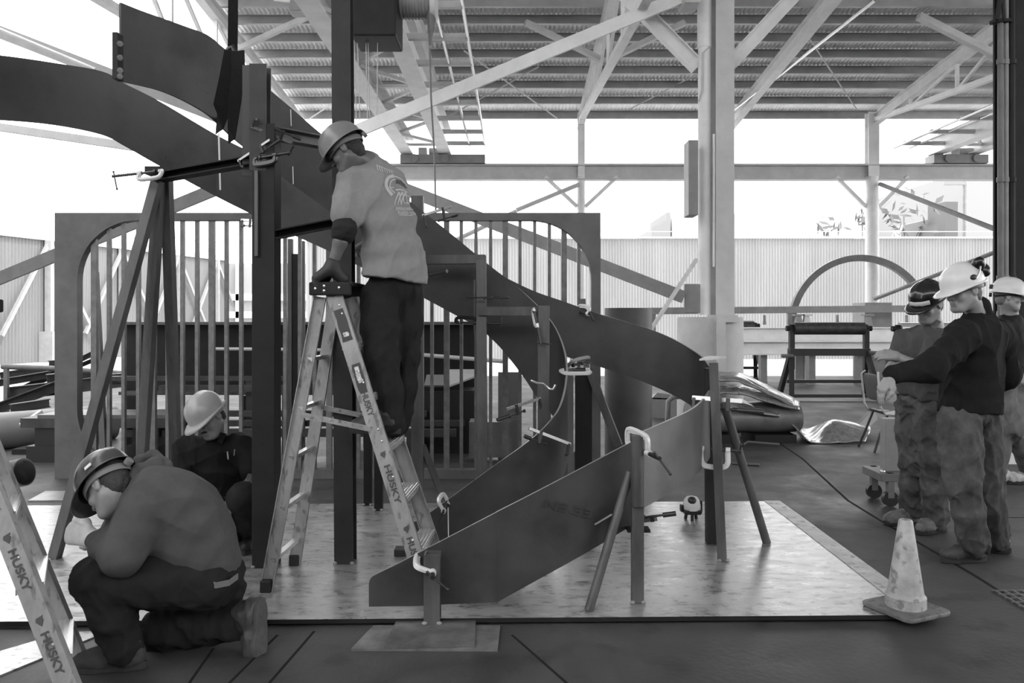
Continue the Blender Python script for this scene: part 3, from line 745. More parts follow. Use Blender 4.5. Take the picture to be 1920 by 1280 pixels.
# post pair behind the bend
pb = post('p', 'wide dark channel post behind the bend of the inner stringer with a raking brace', (P(1094, 0, 6.3).x, 6.3, 0.0), P(1094, 690, 6.3), 0.125, 0.1, kind='channel', m=dark_m)
arm(pb, P(1104, 690, 6.25), P(1160, 835, 6.2), 0.055, 0.06, post_m, 'tube', 'raking_leg')
ps = post('p', 'pale edged narrow post just right of the inner bend', (P(1070, 0, 6.1).x, 6.1, PT), P(1070, 690, 6.1), 0.04, 0.05, m=midgrey_m)

# plate under the stub post
mb = MB(); q = [GP(720, 1213, 0.02), GP(890, 1209, 0.02), GP(892, 1164, 0.02), GP(742, 1166, 0.02)]
mb.poly([(p.x, p.y, 0.012) for p in q], (0, 0, 0.012)); tag(obj('foot_plate', mb, mat('foot_plate_steel', 0.14, 0.4, 0.4, 0.4, 8, 0.1, 40)), 'scraped steel plate under the short front post', 'steel plate')
mb = MB(); q = [GP(658, 1216, 0.01), GP(933, 1217, 0.01), GP(938, 1172, 0.01), GP(700, 1172, 0.01)]
mb.poly([(p.x, p.y, 0.0) for p in q], (0, 0, 0.011)); tag(obj('base_plate', mb, mat('base_plate_steel', 0.18, 0.45, 0.4, 0.4, 8, 0.1, 40)), 'wider thin plate lying on the floor below the foot plate', 'steel plate')
# pale plank at lower left
mb = MB(); q = [GP(-60, 1290, 0.006), GP(-60, 1238, 0.006), GP(120, 1185, 0.006), GP(205, 1182, 0.006)]
mb.poly([(p.x, p.y, 0.0) for p in q], (0, 0, 0.007)); tag(obj('floor_strip', mb, table_m), 'pale scuffed steel strip lying on the floor behind the corner step ladder', 'strip')
mb = MB(); q = [GP(52, 938, 0.012), GP(300, 935, 0.012), GP(300, 918, 0.012), GP(85, 920, 0.012)]
mb.poly([(p.x, p.y, 0.0) for p in q], (0, 0, 0.012)); tag(obj('loose_plate', mb, mat('loose_plate_steel', 0.25, 0.4, 0.5, 0.3, 5)), 'loose flat steel sheet behind the layout plate at the left', 'steel plate')

# ---------------------------------------------------------------- barred panel behind the stair
PY = 7.62
panel = thing('barred_panel', 'large upright steel panel with rounded opening filled with vertical bars', 'panel', (P(617, 0, PY).x, PY, 0))
def panel_frame():
    def rr(x0, y0, x1, y1, rx, ry, n=14):
        pts = []
        for cx, cy, a0 in ((x1 - rx, y0 + ry, -90), (x1 - rx, y1 - ry, 0), (x0 + rx, y1 - ry, 90), (x0 + rx, y0 + ry, 180)):
            for k in range(n + 1):
                a = math.radians(a0 + 90 * k / n); pts.append((cx + rx * math.cos(a), cy + ry * math.sin(a)))
        return pts
    inn = rr(150, 414, 1108, 879, 112, 112)
    n = len(inn) // 4; out = []
    X0, Y0_, X1, Y1_ = 108, 400, 1125, 896
    for i, (x, y) in enumerate(inn):                    # matching points of the outer rectangle
        q = i // n; k = (i % n) / (n - 1)
        if q == 0: o = (X1 - 112 + 112 * min(1, 2 * k), Y0_ + (0 if k < .5 else 112 * (2 * k - 1)))
        elif q == 1: o = (X1 if k < .5 else X1 - 112 * (2 * k - 1), Y1_ - 112 + 112 * min(1, 2 * k))
        elif q == 2: o = (X0 + 112 - 112 * min(1, 2 * k), Y1_ - (0 if k < .5 else 112 * (2 * k - 1)))
        else: o = (X0 if k < .5 else X0 + 112 * (2 * k - 1), Y0_ + 112 - 112 * min(1, 2 * k))
        out.append(o)
    m = len(inn); vs_ = []
    for dy in (-0.05, 0.05):
        vs_ += [P(x, y, PY) + V((0, dy, 0)) for x, y in inn] + [P(x, y, PY) + V((0, dy, 0)) for x, y in out]
    fs_ = []
    for i in range(m):
        j = (i + 1) % m
        fs_ += [(i, j, m + j, m + i), (2 * m + i, 3 * m + i, 3 * m + j, 2 * m + j), (i, 2 * m + i, 2 * m + j, j), (m + i, m + j, 3 * m + j, 3 * m + i)]
    return MB().add(vs_, fs_)
obj('frame', panel_frame(), railpan_m, panel)
for i in range(35):
    px = 150 + 27.5 * i
    if px > 1095: break
    wide = (i % 4 == 1)
    mb = MB(); e_ = 0
    xin = min(px - 150, 1108 - px)
    if xin < 112: e_ = 112 - math.sqrt(max(0, 112 ** 2 - (112 - xin) ** 2))
    if i == 0: continue
    mb.bar(P(px, 414 + e_ - 4, PY), P(px, 879 - e_ + 4, PY), 0.052 if wide else 0.031, 0.045, (0, 1, 0))
    obj('bar', mb, mat('bar_steel', 0.13, 0.45, 0.3, 0.3, 12), panel)

# ---------------------------------------------------------------- lifting sling
root = thing('lifting_sling', 'dark webbing sling hanging from above and wrapped round the free end of the inner stringer', 'sling', P(430, 110, 5.2))
sl = mat('sling_webbing', 0.012, 0.9, 0, 0.2, 60)
mb = MB(); mb.path_bar([P(437, -60, 5.3), P(437, 40, 5.3), P(436, 100, 5.32)], 0.062, 0.012, (0.1, -1, 0)); obj('strap', mb, sl, root)
mb = MB(); mb.path_bar([P(438, 96, 5.20), P(428, 150, 5.17), P(417, 200, 5.17), P(413, 226, 5.2), P(412, 238, 5.5)], 0.115, 0.012, (0.1, -1, 0.05)); obj('strap', mb, sl, root)
mb = MB(); mb.path_bar([P(446, 96, 5.16), P(447, 130, 5.13), P(440, 190, 5.13), P(434, 250, 5.15), P(433, 258, 5.5)], 0.085, 0.012, (-0.1, -1, 0.05)); obj('strap', mb, sl, root)
mb = MB(); mb.tube([P(424, 104, 5.25), P(428, 92, 5.25), P(436, 88, 5.25), P(440, 98, 5.25), P(434, 112, 5.25), P(426, 112, 5.25)], 0.018, 8, True); obj('shackle', mb, clampd_m, root, 60)
# ================================================================= STACKED STEEL, ROLLERS AND OTHER THINGS BEHIND
stack_m = mat('stacked_steel', 0.045, 0.5, 0.2, 0.4, 4.0)
stack2_m = mat('stacked_steel_pale', 0.13, 0.45, 0.3, 0.3, 4.0)
# deep plate girder behind the barred panel
gy = 9.6
root = thing('plate_girder', 'deep dark plate girder lying behind the barred panel', 'girder', (P(540, 0, gy).x, gy, 0))
a, b_ = P(232, 603, gy), P(893, 600, gy)
mb = MB(); mb.bb((a.x, gy, 0.62), (b_.x, gy + 0.02, a.z - 0.02)); obj('web', mb, dark_m, root)
mb = MB(); mb.bb((a.x, gy - 0.13, a.z - 0.035), (b_.x, gy + 0.15, a.z)); obj('top_flange', mb, post_m, root)
mb = MB(); mb.bb((a.x, gy - 0.13, 0.6), (b_.x, gy + 0.15, 0.64)); obj('bottom_flange', mb, post_m, root)
mb = MB(); mb.cyl(P(405, 654, gy - 0.2), P(545, 655, gy - 0.2), 0.02, 8); mb.cyl(P(545, 655, gy - 0.2), P(700, 658, gy - 0.2), 0.02, 8); mb.cyl(P(700, 658, gy - 0.2), P(952, 678, gy - 0.2), 0.024, 8)
tag(obj('steel_rod', mb, paint2_m, smooth=40), 'long pale rod lying across the dark girder behind the bars', 'rod')
for x in (260, 480, 700, 860):
    p = P(x, 0, gy); mb = MB(); mb.box((p.x, gy, 0.3), (0.15, 0.5, 0.6)); obj('cradle_block', mb, dark_m, root)
# layers of flat bars under and in front of the girder: each bar a thing
rnd = random.Random(11)
flat_rows = [(705, 180, 745, 9.15, 0.05), (722, 300, 760, 9.0, 0.07), (770, 190, 800, 8.85, 0.06), (788, 235, 870, 8.7, 0.06), (804, 240, 855, 8.55, 0.08)]
names = ['topmost', 'second', 'third', 'fourth', 'lowest']
for (py, xa_, xb_, Y, h), nm in zip(flat_rows, names):
    a, b_ = P(xa_, py, Y), P(xb_, py, Y)
    mb = MB(); mb.bb((a.x, Y - 0.04, a.z - h), (b_.x, Y + 0.05, a.z))
    for k in range(3):
        x = a.x + (b_.x - a.x) * (0.15 + 0.35 * k); mb.bb((x, Y - 0.03, 0), (x + 0.09, Y + 0.04, a.z - h))
    tag(obj('flat_bar', mb, stack_m), nm + ' long flat bar stacked behind the panel bars', 'steel bar', 'flat bars behind the panel')
# timber bearers and the flat pile at left
mb = MB(); a, b_ = P(38, 802, 8.4), P(330, 800, 8.4)
mb.bb((a.x, 8.4, a.z), (b_.x, 9.0, a.z + 0.10)); tag(obj('flat_bar', mb, stack_m), 'bundle of flat bars with stepped ends left of the panel foot', 'steel bar')
mb = MB(); mb.bb((a.x + 0.15, 8.45, a.z + 0.10), (b_.x, 8.95, a.z + 0.13)); tag(obj('flat_bar', mb, stack2_m), 'thin pale bar lying on top of the stepped bundle', 'steel bar')
for x, lab in ((88, 'left'), (270, 'right')):
    p = P(x, 0, 8.5); mb = MB(); mb.bb((p.x - 0.16, 8.4, 0), (p.x + 0.2, 8.9, 0.17)); mb.bb((p.x - 0.1, 8.45, 0.17), (p.x + 0.18, 8.85, a.z))
    tag(obj('timber_block', mb, black_m), lab + ' dark timber block under the stepped bundle', 'block')
# big pale pipe lying at left
root = thing('large_pipe', 'large pale pipe lying on the ground at the left edge', 'pipe', (P(60, 0, 10.2).x, 10.2, 0))
mb = MB(); a, b_ = P(-160, 0, 8.7), P(215, 0, 10.1); a.z = b_.z = 0.21; mb.pipe(a, b_, 0.21, 0.012, 40); obj('pipe_wall', mb, mat('pale_pipe', 0.2, 0.5, 0.2, 0.15, 3), root, 40)
mb = MB(); mb.bar(P(40, 798, 9.0), P(78, 772, 9.2), 0.05, 0.05); obj('pale_label', mb, paint_m, root)
for x in (-60, 60): mb = MB(); p = P(x, 0, 9.0); mb.box((p.x, 9.05, 0.03), (0.3, 0.35, 0.06)); obj('chock', mb, dark_m, root)
# leaning pile of beams at left
beams = [((0, 705), (118, 688), 11.6, .09, 'I', 'long round-ended bar on top of the beam pile at the left edge'),
         ((-40, 724), (92, 702), 10.9, .08, 'C', 'thin pale-topped beam sloping up from the left edge, second in the pile'),
         ((14, 738), (240, 712), 10.6, .14, 'I', 'heavy beam with a scratch mark in the left pile'),
         ((-30, 775), (110, 722), 10.3, .11, 'C', 'channel sloping steeply at the foot of the left pile'),
         ((20, 766), (92, 755), 9.9, .09, 'I', 'short beam resting on the big pipe at left'),
         ((34, 732), (175, 662), 11.2, .06, 'C', 'slim bar slanting up to the right behind the panel edge'),
         ((60, 722), (192, 668), 11.4, .05, 'C', 'second slim bar slanting up behind the panel edge'),
         ((88, 712), (172, 704), 10.8, .12, 'I', 'dark square beam end behind the left panel band'),
         ((92, 682), (150, 678), 11.9, .08, 'I', 'dark short beam at the back of the left pile'),
         ((190, 712), (252, 708), 9.4, .10, 'I', 'stub of channel on the flat bars behind the panel'),
         ((130, 700), (300, 706), 11.0, .07, 'C', 'pale grey bar lying level behind the left bars of the panel')]
for (a, b_, Y, h, k, lab) in beams:
    mb = MB(); A, B = P(a[0], a[1], Y), P(b_[0], b_[1], Y + 0.4)
    (mb.ibeam if k == 'I' else mb.channel)(A, B, h * 0.9, h * 1.25, 0.012)
    tag(obj('steel_beam', mb, stack_m), lab, 'steel beam', 'beams piled at the left')
root = thing('pipe_rack', 'low grey pipe rack with a rounded top bar at the left edge', 'rack', (P(60, 0, 10.5).x, 10.5, 0))
mb = MB(); mb.tube([P(4, 687, 10.5), P(110, 691, 10.5), P(260, 702, 10.6)], 0.035, 10); obj('top_bar', mb, midgrey_m, root, 60)
for x in (12, 250):
    mb = MB(); q = P(x, 690, 10.5); mb.bar((q.x, 10.5, 0), q, 0.05, 0.05, (0, 1, 0)); obj('leg', mb, midgrey_m, root)
# pale sheets and board
a, b_ = P(780, 728, 9.0), P(894, 728, 9.0)
mb = MB(); mb.bb((a.x, 8.95, 0), (b_.x, 9.4, a.z - 0.02)); tag(obj('work_bench', mb, black_m), 'low dark bench under the pale sheets behind the bars', 'bench')
mb = MB(); q = [P(833, 726, 9.0), P(892, 704, 9.0), P(892, 692, 9.3), P(835, 692, 9.3)]; mb.poly(q, (0, 0.0, -0.02)); tag(obj('card_sheet', mb, mat('pale_sheet', 0.42, 0.8)), 'pale bent sheet lying behind the bars right of the ladder', 'sheet')
mb = MB(); q = [P(795, 722, 8.9), P(833, 722, 8.9), P(833, 702, 9.3), P(800, 702, 9.3)]; mb.poly(q, (0, 0.02, -0.02)); tag(obj('card_sheet', mb, mat('grey_sheet', 0.22, 0.8)), 'greyer flat sheet left of the pale bent sheet', 'sheet')
mb = MB(); a, b_ = P(934, 785, 8.5), P(974, 698, 8.5); mb.bb((a.x, 8.5, a.z), (b_.x, 8.56, b_.z)); mb.bb((a.x, 8.45, 0), (b_.x, 8.6, a.z)); tag(obj('grey_board', mb, mat('board', 0.13, 0.6)), 'upright grey board behind the panel bars near the inner bend', 'board')
mb = MB(); a, b_ = P(880, 812, 8.45), P(960, 790, 8.45); mb.bb((a.x, 8.4, 0.05), (b_.x, 8.7, b_.z)); tag(obj('timber_block', mb, midgrey_m), 'weathered timber beam end on the ground behind the bars', 'block')
# upright bars leaning behind the panel near the arm of the ladder man
for px, top, w, lab in ((545, 448, 0.05, 'left'), (556, 476, 0.09, 'middle'), (568, 452, 0.04, 'right')):
    p = P(px, 0, 8.6); mb = MB(); mb.bar((p.x, 8.6, 0), P(px, top, 8.6), w, 0.05, (0, 1, 0)); tag(obj('upright_bar', mb, dark_m if w > .06 else post_m), lab + ' of three upright bars between the tall post and the ladder', 'steel bar')
for px, top, lab in ((1092, 560, 'dark upright bar behind the right end of the panel'), (178, 510, 'dark upright bar leaning behind the left end of the panel')):
    p = P(px, 0, 8.4); mb = MB(); mb.bar((p.x + 0.1, 8.4, 0), P(px, top, 8.4), 0.06, 0.06, (0, 1, 0)); tag(obj('upright_bar', mb, midgrey_m), lab, 'steel bar')

# standing pipe
root = thing('standing_pipe', 'wide dark steel pipe standing on end behind the right bend of the stair', 'pipe', (P(1178, 0, 8.9).x, 8.9, 0))
mb = MB(); x = P(1178, 0, 8.9).x; mb.pipe((x, 8.9, 0), (x, 8.9, P(0, 577, 8.7).z), 0.262, 0.012, 56); obj('pipe_wall', mb, mat('rolled_pipe', 0.075, 0.5, 0.3, 0.2, 2.5), root, 40)
mb = MB(); mb.bar(P(1081, 832, 9.6), P(1306, 486, 10.83), 0.04, 0.04); tag(obj('leaning_rod', mb, paint2_m), 'pale square rod leaning between the standing pipe and the central column', 'rod')

# rail, beams and ring at the back of the bay
mb = MB(); mb.bar(P(1215, 583, 19.0), P(1760, 578, 19.0), 0.08, 0.16)
for px in (1433, 1570, 1700): p = P(px, 592, 19.0); mb.box(p - V((0, 0, 0.06)), (0.05, 0.05, 0.16)); mb.box(p - V((0, 0, 0.17)), (0.06, 0.06, 0.08))
for px in (1225, 1480, 1755): p = P(px, 580, 19.05); mb.bar((p.x, 19.05, 0), p, 0.1, 0.1, (0, 1, 0))
tag(obj('guard_rail', mb, grey_m), 'grey horizontal guard rail in front of the back fence', 'rail')
for py, lab in ((626, 'upper'), (652, 'lower')):
    mb = MB(); mb.ibeam(P(1385, py, 18.0 if py < 640 else 17.6), P(1770, py, 18.0 if py < 640 else 17.6), 0.28, 0.30, 0.02, 0.014)
    tag(obj('stacked_beam', mb, paint_m), lab + ' of two long pale beams stacked behind the rollers', 'steel beam', 'pale beams at the back')
root = thing('beam_trestle', 'low trestle under the stacked pale beams', 'trestle', (P(1520, 0, 17.8).x, 17.8, 0))
for px in (1430, 1520, 1610):
    p = P(px, 664, 17.8); mb = MB(); mb.bar((p.x, 17.8, 0), p, 0.14, 0.2, (0, 1, 0)); obj('leg', mb, grey_m, root)
ry = 19.4; c_ = P(1612, 612, ry); R_ = 1.66
mb = MB(); mb.path_bar([c_ + V((R_ * math.cos(t), 0.0, R_ * math.sin(t))) for t in np.linspace(-0.2, math.pi + 0.2, 60)], 0.15, 0.15, (0, 1, 0))
mb.bar((c_.x - 1.62, ry, 0), (c_.x - 1.62, ry, c_.z - 0.3), 0.15, 0.15, (0, 1, 0)); mb.bar((c_.x + 1.62, ry, 0), (c_.x + 1.62, ry, c_.z - 0.3), 0.15, 0.15, (0, 1, 0))
tag(obj('steel_ring', mb, midgrey_m, smooth=30), 'large grey rolled steel arch standing upright before the back fence', 'ring')
for px, lab in ((1497, 'left'), (1512, 'middle'), (1627, 'right')):
    p = P(px, 0, 18.6); mb = MB(); z1 = P(0, 592, 18.6).z
    mb.sweep([(-0.16, -0.12), (0.16, -0.12), (0.16, 0.12), (-0.16, 0.12)], (p.x, 18.6, 0.9), (p.x, 18.6, z1), (0, 1, 0), [(-0.05, -0.05), (0.05, -0.05), (0.05, 0.05), (-0.05, 0.05)])
    mb.box((p.x, 18.6, z1 + 0.02), (0.22, 0.2, 0.04)); mb.bb((p.x - 0.1, 18.5, 0), (p.x + 0.1, 18.7, 0.9)); tag(obj('jack_stand', mb, paint2_m if px == 1512 else grey_m), lab + ' of the small jack stands under the guard rail', 'jack stand', 'jack stands')
mb = MB(); mb.cyl(P(1640, 560, 19.8), P(1872, 470, 17.5), 0.05, 8); tag(obj('slanting_pole', mb, grey_m), 'pole slanting down from the dark column to the rear pier', 'pole')

# roller stands
def roller_stand(pxl, pxr, pyb, roller_m, label, yaw=0.0):
    Y = F * CAMH / (pyb - HY); xl, xr = (pxl - 960) * Y / F, (pxr - 960) * Y / F
    root = thing('roller_stand', label, 'roller stand', ((xl + xr) / 2, Y, 0), 'roller stands')
    zt = 1.30; s_ = Y / 14.7
    parts = []
    for x in (xl + 0.1, xr - 0.1):
        for dy in (-0.35, 0.35):
            mb = MB(); mb.bar((x + (-0.12 if x < (xl + xr) / 2 else 0.12), Y + dy, 0), (x, Y, 0.9), 0.09, 0.07); obj('leg', mb, black_m, root)
        mb = MB(); mb.bar((x, Y, 0.55), (x, Y, zt + 0.02), 0.09, 0.09, (0, 1, 0)); obj('upright', mb, black_m, root)
        mb = MB(); mb.cyl((x - 0.1, Y, zt), (x + 0.1, Y, zt), 0.05, 12); mb.cyl((x, Y, zt - 0.05), (x, Y, zt + 0.07), 0.04, 10); obj('bearing', mb, dark_m, root, 40)
    mb = MB(); mb.cyl((xl + 0.14, Y, zt), (xr - 0.14, Y, zt), 0.115, 28); mb.cyl((xl + 0.05, Y, zt), (xr - 0.05, Y, zt), 0.03, 10); obj('roller', mb, roller_m, root, 40)
    mb = MB(); mb.bb((xl + 0.05, Y - 0.08, 0.80), (xr - 0.05, Y + 0.08, 0.93)); obj('crossbeam', mb, black_m, root)
    mb = MB(); mb.bb((xl, Y - 0.32, 0.06), (xr, Y - 0.26, 0.12)); obj('tie_bar', mb, black_m, root)
    mb = MB(); mb.bb((xl, Y - 0.06, 0.30), (xr, Y + 0.0, 0.36)); obj('tie_bar', mb, black_m, root)
    mb = MB(); mb.cyl((xr - 0.1, Y - 0.1, 0.86), (xr + 0.18, Y - 0.1, 0.84), 0.04, 8); mb.cyl((xl - 0.12, Y - 0.1, 0.80), (xl + 0.1, Y - 0.1, 0.80), 0.035, 8); obj('drive_shaft', mb, midgrey_m, root, 40)
    return root
rub = mat('worn_roller', 0.035, 0.5, 0.1, 0.6, 8, dirt=0.4)
roller_stand(1474, 1634, 748, rub, 'dark roller stand with black roller in front of the stacked pale beams')
roller_stand(1270, 1424, 716, rub, 'dark roller stand half hidden behind the concrete drum of the central column')
r3 = roller_stand(1672, 1820, 752, mat('bright_roller', 0.5, 0.3, 0.6, 0.1, 5), 'roller stand with bright roller behind the men at the right')
mb = MB(); p = P(1400, 637, 17.0); 

# tarpaulins over a log-like bundle
def cloth_sheet(rows, m, label, name, cat, amp=0.03, seed=1, parent=None, thick=0.012):
    """Crumpled sheet through a grid of control points."""
    G = [[V(p) for p in r] for r in rows]; nu, nv = 26, 40
    rr_ = [catmull([list(p) for p in r], 12) for r in G]
    k = min(len(r) for r in rr_); rr_ = [[r[int(i * (len(r) - 1) / (nv - 1))] for i in range(nv)] for r in rr_]
    grid = []
    for j in range(nv):
        c = catmull([rr_[i][j] for i in range(len(rr_))], 10); grid.append([c[int(i * (len(c) - 1) / (nu - 1))] for i in range(nu)])
    rg = np.random.RandomState(seed); ph = rg.rand(12) * 6.28; fr = rg.rand(12, 2) * 26 - 13
    vs_ = []
    for j in range(nv):
        for i in range(nu):
            u, v = i / (nu - 1), j / (nv - 1)
            h = sum(abs(math.sin(fr[q][0] * u + fr[q][1] * v + ph[q])) - 0.5 for q in range(12)) / 5 * amp
            p = grid[j][i]; vs_.append((p[0], p[1], max(0.004, p[2] + h)))
    fs_ = [(j * nu + i, j * nu + i + 1, j * nu + nu + i + 1, j * nu + nu + i) for j in range(nv - 1) for i in range(nu - 1)]
    o = obj(name, MB().add(vs_, fs_), m, parent, smooth=50)
    md = o.modifiers.new('thickness', 'SOLIDIFY'); md.thickness = thick
    if parent is None: tag(o, label, cat)
    return o
tarp_m = mat('silvery_tarp', 0.30, 0.22, 0.55, 0.3, 12); tarp2_m = mat('grey_tarp', 0.17, 0.4, 0.2, 0.3, 6)
TY = 9.95
root = thing('wrapped_bundle', 'long bundle wrapped in grey tarpaulin on blocks right of the stair', 'bundle', (P(1400, 0, TY).x, TY, 0))
mb = MB(); a, b_ = P(1290, 784, TY), P(1492, 780, TY)
mb.tube([a, a.lerp(b_, .25), a.lerp(b_, .5), a.lerp(b_, .8), b_, b_ + V((0.02, 0, 0))], [0.24, 0.23, 0.22, 0.24, 0.22, 0.03], 20, flat=((0, 1, 0), 1.25, 0.85)); obj('wrapping', mb, tarp2_m, root, 60)
for px in (1320, 1440): p = P(px, 0, TY); mb = MB(); mb.box((p.x, TY, 0.05), (0.5, 0.6, 0.1)); obj('bearer', mb, black_m, root)
zt = P(0, 745, TY).z
for k, (x0, x1, y0, y1, lab) in enumerate(((1340, 1462, 752, 768, 'lowest'), (1338, 1498, 728, 757, 'middle'), (1346, 1490, 700, 750, 'topmost'))):
    sh = lambda dy, dz: [P(x0, y0 + dz, TY + dy), P(x0 + (x1 - x0) * 0.3, y0 + dz + (y1 - y0) * 0.12 - 4, TY + dy), P(x0 + (x1 - x0) * 0.65, y0 + dz + (y1 - y0) * 0.5, TY + dy), P(x1, y1 + dz, TY + dy)]
    cloth_sheet([sh(0.30, -2), sh(0.0, 0), sh(-0.26, 6), sh(-0.34, 14)], tarp_m, lab + ' fold of the shiny tarpaulin heaped on the wrapped bundle', 'folded_tarpaulin', 'tarpaulin', 0.022, 3 + k, thick=0.02)['group'] = 'tarpaulin folds'
cloth_sheet([[P(1478, 772, TY + .4), P(1505, 806, TY + .5), P(1560, 792, TY + .6), P(1625, 800, TY + .6)],
             [P(1468, 776, TY), P(1512, 826, TY), P(1560, 792, TY), P(1632, 806, TY)],
             [P(1478, 790, TY - .25), P(1522, 832, TY - .35), P(1570, 832, TY - .35), P(1622, 830, TY - .3)]], tarp_m, 'crumpled shiny sheet spilling onto the floor beside the bundle', 'crumpled_sheet', 'tarpaulin', 0.03, 8)
mb = MB(); mb.bar(P(1585, 828, 9.8), P(1640, 775, 10.4), 0.05, 0.16); tag(obj('leaning_board', mb, grey_m), 'grey board leaning behind the metal chair', 'board')
mb = MB(); mb.tube([P(1395, 833, 9.5), P(1402, 828, 9.5), P(1462, 833, 9.4)], 0.016, 8); tag(obj('bent_rod', mb, midgrey_m, smooth=60), 'thin bent rod lying on the floor beyond the raking leg', 'rod')
mb = MB(); mb.tube([P(1372, 868, 8.3), P(1424, 871, 8.2)], 0.014, 8); tag(obj('short_rod', mb, midgrey_m, smooth=60), 'short rod lying nearer than the bent rod on the floor', 'rod')
mb = MB(); pts = [P(1252, 782, 10.6), P(1253, 752, 10.6), P(1262, 744, 10.6), P(1275, 743, 10.6)]; mb.tube(pts, 0.035, 10); 
mb.bar((P(1252, 0, 10.6).x, 10.6, 0), P(1252, 783, 10.6), 0.06, 0.06, (0, 1, 0)); tag(obj('hoop_stand', mb, grey_m, smooth=50), 'pale curved hoop standing behind the gap in the stair plates', 'hoop')
mb = MB(); mb.poly([P(1224, 745, 12), P(1232, 736, 12), P(1255, 739, 12), P(1268, 747, 12)], (0, 0.3, -0.05)); mb.bb((P(1222, 0, 12).x, 12, 0), (P(1272, 0, 12).x, 12.3, P(0, 746, 12).z - .02)); tag(obj('covered_crate', mb, grey_m), 'low grey crate seen through the gap under the upper stringer', 'crate')

# traffic cone on the corner of the plate
cone_m = mat('dirty_cone', 0.34, 0.55, 0, 0.35, 9, 0.05, 30, dirt=0.5)
cb = GP(1698, 1138, 0.05); cb.z = PT + 0.002
root = thing('traffic_cone', 'dirty pale traffic cone on the right front corner of the layout plate', 'traffic cone', cb)
mb = MB(); pts = []
for k in range(4):
    for j in range(6):
        a = math.radians(90 * k + 90 * j / 5 - 45 + 45) ; cx, cy = ((0.115, 0.115), (-0.115, 0.115), (-0.115, -0.115), (0.115, -0.115))[k]
        pts.append(cb + V((cx + 0.04 * math.cos(a), cy + 0.04 * math.sin(a), 0)))
ct = math.radians(24); Rz = Matrix.Rotation(ct, 3, 'Z')
pts = [cb + Rz @ (p - cb) for p in pts]; mb.poly(pts, (0, 0, 0.022)); obj('base', mb, mat('cone_base', 0.13, 0.6, 0, 0.4, 9, dirt=0.4), root, bevel=0.006)
mb = MB(); mb.lathe([(0.098, 0.022), (0.098, 0.075), (0.088, 0.085), (0.085, 0.1), (0.034, 0.455), (0.03, 0.462), (0.022, 0.462), (0.02, 0.40)], cb, 40); obj('cone_body', mb, cone_m, root, 40)

# small items on the plate
q = GP(1297, 975, PT); q.z = PT
root = thing('laser_level', 'small pale and black tripod instrument standing alone on the layout plate', 'instrument', q)
mb = MB(); 
for dx, dy in ((-0.035, 0.05), (0.045, 0.05), (0.0, -0.02)): mb.cyl(q + V((dx, dy, 0)), q + V((dx * .8, dy * .8, 0.06)), 0.012, 10)
obj('foot', mb, black_m, root, 40)
mb = MB(); mb.sweep([(-0.06, -0.05), (0.06, -0.05), (0.065, 0.05), (-0.065, 0.05)], q + V((0, 0, 0.05)), q + V((0, 0, 0.085)), (0, 1, 0), [(-0.07, -0.06), (0.07, -0.06), (0.07, 0.06), (-0.07, 0.06)]); obj('base_ring', mb, black_m, root, bevel=0.008)
mb = MB(); mb.lathe([(0.064, 0.08), (0.066, 0.11), (0.056, 0.15), (0.04, 0.172), (0.012, 0.18)], q, 20); obj('housing', mb, paint2_m, root, 60)
mb = MB(); mb.ball(q + V((-0.005, -0.03, 0.15)), (0.035, 0.035, 0.032), 12, 8); obj('lens_cover', mb, black_m, root, 180)
mb = MB(); mb.box(q + V((-0.075, 0.0, 0.09)), (0.02, 0.05, 0.05)); obj('grip', mb, black_m, root, bevel=0.005); mb = MB(); mb.box(q + V((0.068, 0, 0.11)), (0.012, 0.05, 0.08)); obj('grip', mb, black_m, root, bevel=0.005)
mb = MB(); q = P(753, 1035, 5.05); q = GP(753, 1043, PT); mb.box((q.x, q.y + 0.04, PT + 0.022), (0.095, 0.09, 0.044)); tag(obj('welding_magnet', mb, black_m, bevel=0.004), 'small black block on the plate beside the ladder rail', 'block')
for px, py, L, lab in ((1110, 0, 0, ''),): pass

# dark round item at the left edge
root = thing('hose_roll', 'dark round cylinder at the left edge behind the corner step ladder', 'cylinder', P(10, 900, 3.7))
mb = MB(); mb.tube([P(-90, 910, 3.75), P(-20, 899, 3.7), P(30, 888, 3.66), P(48, 884, 3.65), P(53, 883, 3.65)], [0.062, 0.062, 0.06, 0.058, 0.045], 24); obj('body', mb, dark_m, root, 50)
mb = MB(); mb.tube([P(18, 890.5, 3.67), P(46, 884.5, 3.65)], 0.0635, 24); obj('sleeve', mb, midgrey_m, root, 50)
mb = MB(); mb.bar((P(-70, 0, 3.75).x, 3.75, 0), P(-70, 907, 3.75), 0.05, 0.05, (0, 1, 0)); obj('stand', mb, dark_m, root)
# ================================================================= STEP LADDERS
fib_m = mat('ladder_rail', 0.27, 0.5, 0.1, 0.25, 12, 0.05, 60, dirt=0.5, stretch=(1, 1, 0.4))
letter_m = mat('ladder_lettering', 0.06, 0.6)
sticker_m = mat('ladder_sticker', 0.03, 0.5); sticker2_m = mat('ladder_sticker_torn', 0.5, 0.7, 0, 0.5, 40, dirt=0.8)
black_foot = mat('ladder_foot_rubber', 0.01, 0.7)

